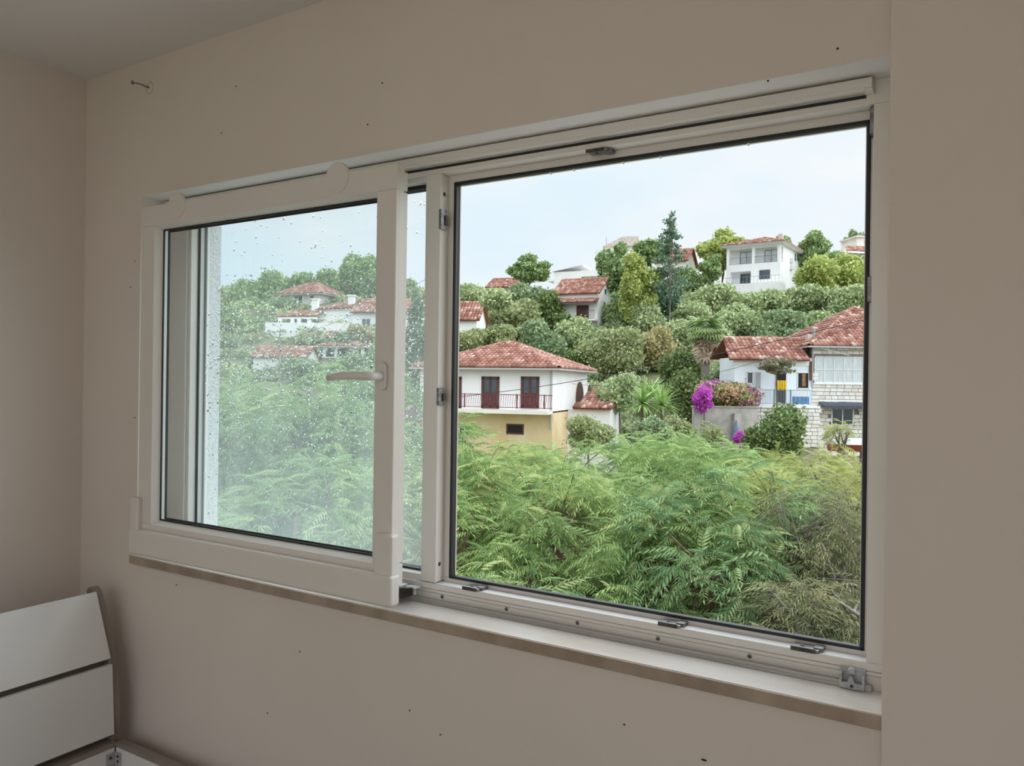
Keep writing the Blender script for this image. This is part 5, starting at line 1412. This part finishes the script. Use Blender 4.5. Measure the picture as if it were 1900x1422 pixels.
def pinnate_tree(name, label, px, py, d, rh, rv, tips, matk, seed, temps=FT, nparts=240, fr_n=(5, 8), bark='bark', group=None, scale=1.0, cat='tree', twigs=60, lowcut=-0.75, shell=0.72, barestick=0):
    rng = np.random.default_rng(seed)
    c = V(px, py, d); gz = terr(c) - 0.1
    root = empty(name, (c[0], c[1], gz)); tag(root, label, cat, group)
    off = np.array([0, 0, c[2] - gz]); rloc = np.array([c[0], c[1], gz])
    R = np.array([rh, rh, rv])
    nc = max(6, tips // 8)                                             # leaf tufts at the branch ends, with gaps between them
    cu = unit(rng, nc * 4); cu = cu[cu[:, 2] > lowcut][:nc]; nc = len(cu)
    ci = rng.integers(0, nc, tips); crad = rng.uniform(-0.10, 0.14, nc); ctone = rng.random(nc)
    u = cu[ci] + rng.normal(size=(tips, 3)) * (0.95 / math.sqrt(nc)); u /= np.linalg.norm(u, axis=1, keepdims=True)
    ph = rng.uniform(0, 6.28, 6)
    lump = 1 + 0.14 * np.sin(4.1 * u[:, 0] + ph[0]) * np.sin(4.3 * u[:, 1] + ph[1]) + 0.12 * np.sin(7 * u[:, 2] + 5 * u[:, 0] + ph[2])
    rad = rng.uniform(shell, 1.0, len(u)) ** 0.8 * lump + crad[ci]
    tp = off + u * R * rad[:, None]
    fr_dir, fr_pos, fr_sc, fr_tone = [], [], [], []
    for i in range(len(tp)):
        n = rng.integers(*fr_n)
        a0 = rng.uniform(0, 6.28)
        for k in range(n):
            a = a0 + k * 2.399 + rng.uniform(-0.3, 0.3)
            el = rng.uniform(-0.35, 0.85)
            dv = np.array([math.cos(a) * math.cos(el), math.sin(a) * math.cos(el), math.sin(el)]) + u[i] * 0.45
            fr_dir.append(dv); fr_pos.append(tp[i] + rng.normal(size=3) * 0.03 - np.array([0, 0, 0.03 * k])); fr_sc.append(rng.uniform(0.7, 1.2) * scale); fr_tone.append((0.55 * ctone[ci[i]] + 0.45 * rng.random()) % 1.0)
    fr_dir, fr_pos, fr_sc = np.array(fr_dir), np.array(fr_pos), np.array(fr_sc)
    X, Y, Z = rot_frames(fr_dir, np.tile(np.array([[0, 0, 1.0]]), (len(fr_dir), 1)) + rng.normal(size=(len(fr_dir), 3)) * 0.25)
    wp = fr_pos + rloc - CAM
    rank = np.linalg.norm(wp, axis=1) - 0.6 * (fr_pos[:, 2] - off[2])
    order = np.argsort(rank); ti = rng.integers(0, len(temps), len(fr_dir))
    vs, fs, rn = [], [], []; k = 0
    for n_, i in enumerate(order):
        if n_ < nparts:
            key = ('frond', id(temps), int(ti[i]), matk)
            if key not in TILES:
                TILES[key] = np_mesh('leaf', temps[ti[i]][0], temps[ti[i]][1], M[matk], np.zeros(len(temps[ti[i]][0])))
            o = bpy.data.objects.new('leaf', TILES[key]); COL.objects.link(o); o.parent = root; s_ = fr_sc[i]
            o.matrix_local = Matrix([[X[i][r] * s_, Y[i][r] * s_, Z[i][r] * s_, fr_pos[i][r]] for r in range(3)] + [[0, 0, 0, 1]])
        else:
            tv, tq = temps[ti[i]]; s_ = fr_sc[i]
            vs.append(fr_pos[i] + (tv[:, :1] * X[i] + tv[:, 1:2] * Y[i] + tv[:, 2:] * Z[i]) * s_); fs.append(tq + k); k += len(tv); rn.append(np.full(len(tv), fr_tone[i]))
    if vs:
        o = bpy.data.objects.new('foliage', np_mesh('foliage', np.concatenate(vs), np.concatenate(fs), M[matk], np.concatenate(rn))); COL.objects.link(o); o.parent = root; o['kind'] = 'stuff'
    m = MB(); fork = off - np.array([0, 0, rv * 0.9]); lean = rng.normal(size=2) * 0.15
    m.tube([(0, 0, 0), tuple(fork * 0.5 + np.array([lean[0], lean[1], 0])), tuple(fork)], [0.11, 0.09, 0.07], 7)
    hubs = []
    for k in range(7):
        a = 2 * math.pi * k / 7 + rng.uniform(-0.3, 0.3); e = off + np.array([math.cos(a) * rh * 0.45, math.sin(a) * rh * 0.45, rng.uniform(-0.3, 0.25) * rv])
        m.tube([tuple(fork), tuple((fork + e) / 2 + rng.normal(size=3) * 0.08), tuple(e)], [0.055, 0.04, 0.025], 6); hubs.append(e)
    hubs = np.array(hubs)
    for i in rng.choice(len(tp), min(twigs, len(tp)), replace=False):
        hb = hubs[np.argmin(np.linalg.norm(hubs - tp[i], axis=1))]
        m.tube([tuple(hb), tuple((hb + tp[i]) / 2 + rng.normal(size=3) * 0.06), tuple(tp[i])], [0.018, 0.011, 0.006], 4, False)
    for k in range(barestick):
        hb = hubs[rng.integers(len(hubs))]; e = off + unit(rng, 1)[0] * R * rng.uniform(0.7, 1.08)
        mid = (hb + e) / 2 + rng.normal(size=3) * 0.15
        m.tube([tuple(hb), tuple(mid), tuple(e)], [0.006, 0.004, 0.002], 4, False)
    m.build('branches', M[bark], root)
    return root

GF = 'leafy trees below the window'
PT = 'pinnate_tree'
pinnate_tree(PT, 'nearest leafy green tree under the left part of the open window', 930, 1035, 8.6, 1.55, 1.15, 520, 'L_front', 21, group=GF, barestick=60, bark='twig', scale=0.88)
pinnate_tree(PT, 'leafy green tree under the middle of the open window', 1140, 1040, 8.2, 1.40, 1.15, 520, 'L_front', 22, group=GF, nparts=280, barestick=60, bark='twig', scale=0.88)
pinnate_tree(PT, 'leafy green tree near the lower right, left of the dry shrubs', 1310, 1085, 7.4, 1.0, 1.05, 420, 'L_front2', 23, group=GF, nparts=280, barestick=60, bark='twig', scale=0.9)
pinnate_tree(PT, 'farther leafy tree in front of the balcony house', 960, 922, 14, 1.9, 1.0, 520, 'L_front', 24, group=GF)
pinnate_tree(PT, 'farther leafy tree below the yuccas', 1150, 905, 14.5, 1.9, 1.0, 520, 'L_front', 25, group=GF)
pinnate_tree(PT, 'farther leafy tree below the bougainvillea wall', 1310, 930, 12.5, 1.45, 1.0, 460, 'L_front', 26, group=GF)
pinnate_tree(PT, 'low leafy tree at the bottom centre of the open window', 1080, 1190, 7.0, 1.3, 0.6, 300, 'L_front2', 27, group=GF, nparts=120)
pinnate_tree('feathery_shrub', 'yellow-green feathery shrub before the boat and stone house', 1490, 912, 13, 0.78, 0.66, 400, 'L_feather', 31, temps=FF, nparts=200, cat='shrub', scale=1.1)
pinnate_tree('feathery_shrub', 'yellowish feathery shrub at the right jamb', 1592, 985, 9.5, 0.50, 0.95, 300, 'L_feather', 32, temps=FF, nparts=150, cat='shrub')
pinnate_tree('feathery_shrub', 'yellow-green shrub between the leafy trees and the dry shrub', 1440, 955, 11, 0.55, 0.7, 240, 'L_feather', 37, temps=FF, nparts=120, cat='shrub')
pinnate_tree('dry_shrub', 'half-dry brownish shrub with bare twigs at the lower right', 1530, 1050, 7.2, 0.68, 0.80, 320, 'L_dry', 33, temps=FD, nparts=200, cat='shrub', barestick=170, bark='bark_grey', shell=0.4, fr_n=(3, 6))
pinnate_tree('dry_shrub', 'olive-brown shrub in the bottom right corner of the opening', 1510, 1180, 6.2, 0.62, 0.5, 260, 'L_dry', 34, temps=FD, nparts=160, cat='shrub', barestick=80, bark='bark_grey', shell=0.4)
pinnate_tree('ivy_clump', 'small dark green climber above the dry shrub', 1510, 960, 8.4, 0.28, 0.36, 90, 'L_dark', 35, temps=FD, nparts=60, cat='climber', twigs=20)
pinnate_tree(PT, 'slender pale tree in front of the stone house window', 1562, 806, 36, 0.75, 0.8, 34, 'L_feather', 36, temps=FT, nparts=60, scale=1.7, twigs=34, shell=0.3, fr_n=(2, 5))
pinnate_tree(PT, 'green tree filling the middle of the wet sash pane', 590, 830, 11.5, 1.7, 1.15, 360, 'L_front', 41, group=GF)
pinnate_tree(PT, 'green tree at the left of the wet sash pane', 440, 850, 10.5, 1.5, 1.2, 360, 'L_front2', 42, group=GF)
pinnate_tree(PT, 'green tree behind the sash handle', 715, 830, 12.5, 1.35, 1.0, 320, 'L_front2', 43, group=GF)
pinnate_tree(PT, 'low green tree behind the bottom of the wet sash pane', 560, 1000, 8.5, 1.6, 0.8, 340, 'L_front', 44, group=GF)
pinnate_tree(PT, 'green tree behind the narrow pane by the mullion', 785, 960, 9.5, 0.85, 1.1, 300, 'L_front', 45, group=GF)

# ------------------------------------------------------------------ low scrub covering the slope between the bushes
def scrub():
    rng = np.random.default_rng(99); cs, rs = [], []
    for k in range(1500):
        d = rng.uniform(56, 128); l = rng.uniform(-0.48, 0.50) * d
        p = CAM + FWD * d + RGT * l; cs.append((p[0], p[1], terr(p) + rng.uniform(-0.1, 0.5))); rs.append(rng.uniform(0.5, 1.3))
    houses = [(np.array(o.location[:2]), 7.0) for o in bpy.data.objects if o.parent is None and o.get('category') == 'house']
    for mk, part in (('L_olive', 0), ('L_mid', 1), ('L_khaki', 2)):
        vs, fs, rn = [], [], []; n = 0
        for i in range(part, len(cs), 3):
            c = np.array(cs[i]); r = rs[i]; d = (c - CAM) @ FWD; lf = 4.2 * d / F
            m_ = int(5.0 * r * r / (lf * lf)) + 6
            u = unit(rng, m_); u[:, 2] = np.abs(u[:, 2])
            v, q, a = leaf_quads(rng, c + u * np.array([r, r, r * 0.8]) * rng.uniform(0.3, 1.1, (m_, 1)), u, lf)
            vs.append(v); fs.append(q + n); n += len(v); rn.append(a)
        o = bpy.data.objects.new('hillside_scrub', np_mesh('hillside_scrub', np.concatenate(vs), np.concatenate(fs), M[mk], np.concatenate(rn))); COL.objects.link(o)
        tag(o, {'L_olive': 'grey-green low scrub covering the slope', 'L_mid': 'green low scrub covering the slope', 'L_khaki': 'khaki low scrub covering the slope'}[mk], 'scrub', kind='stuff')
scrub()
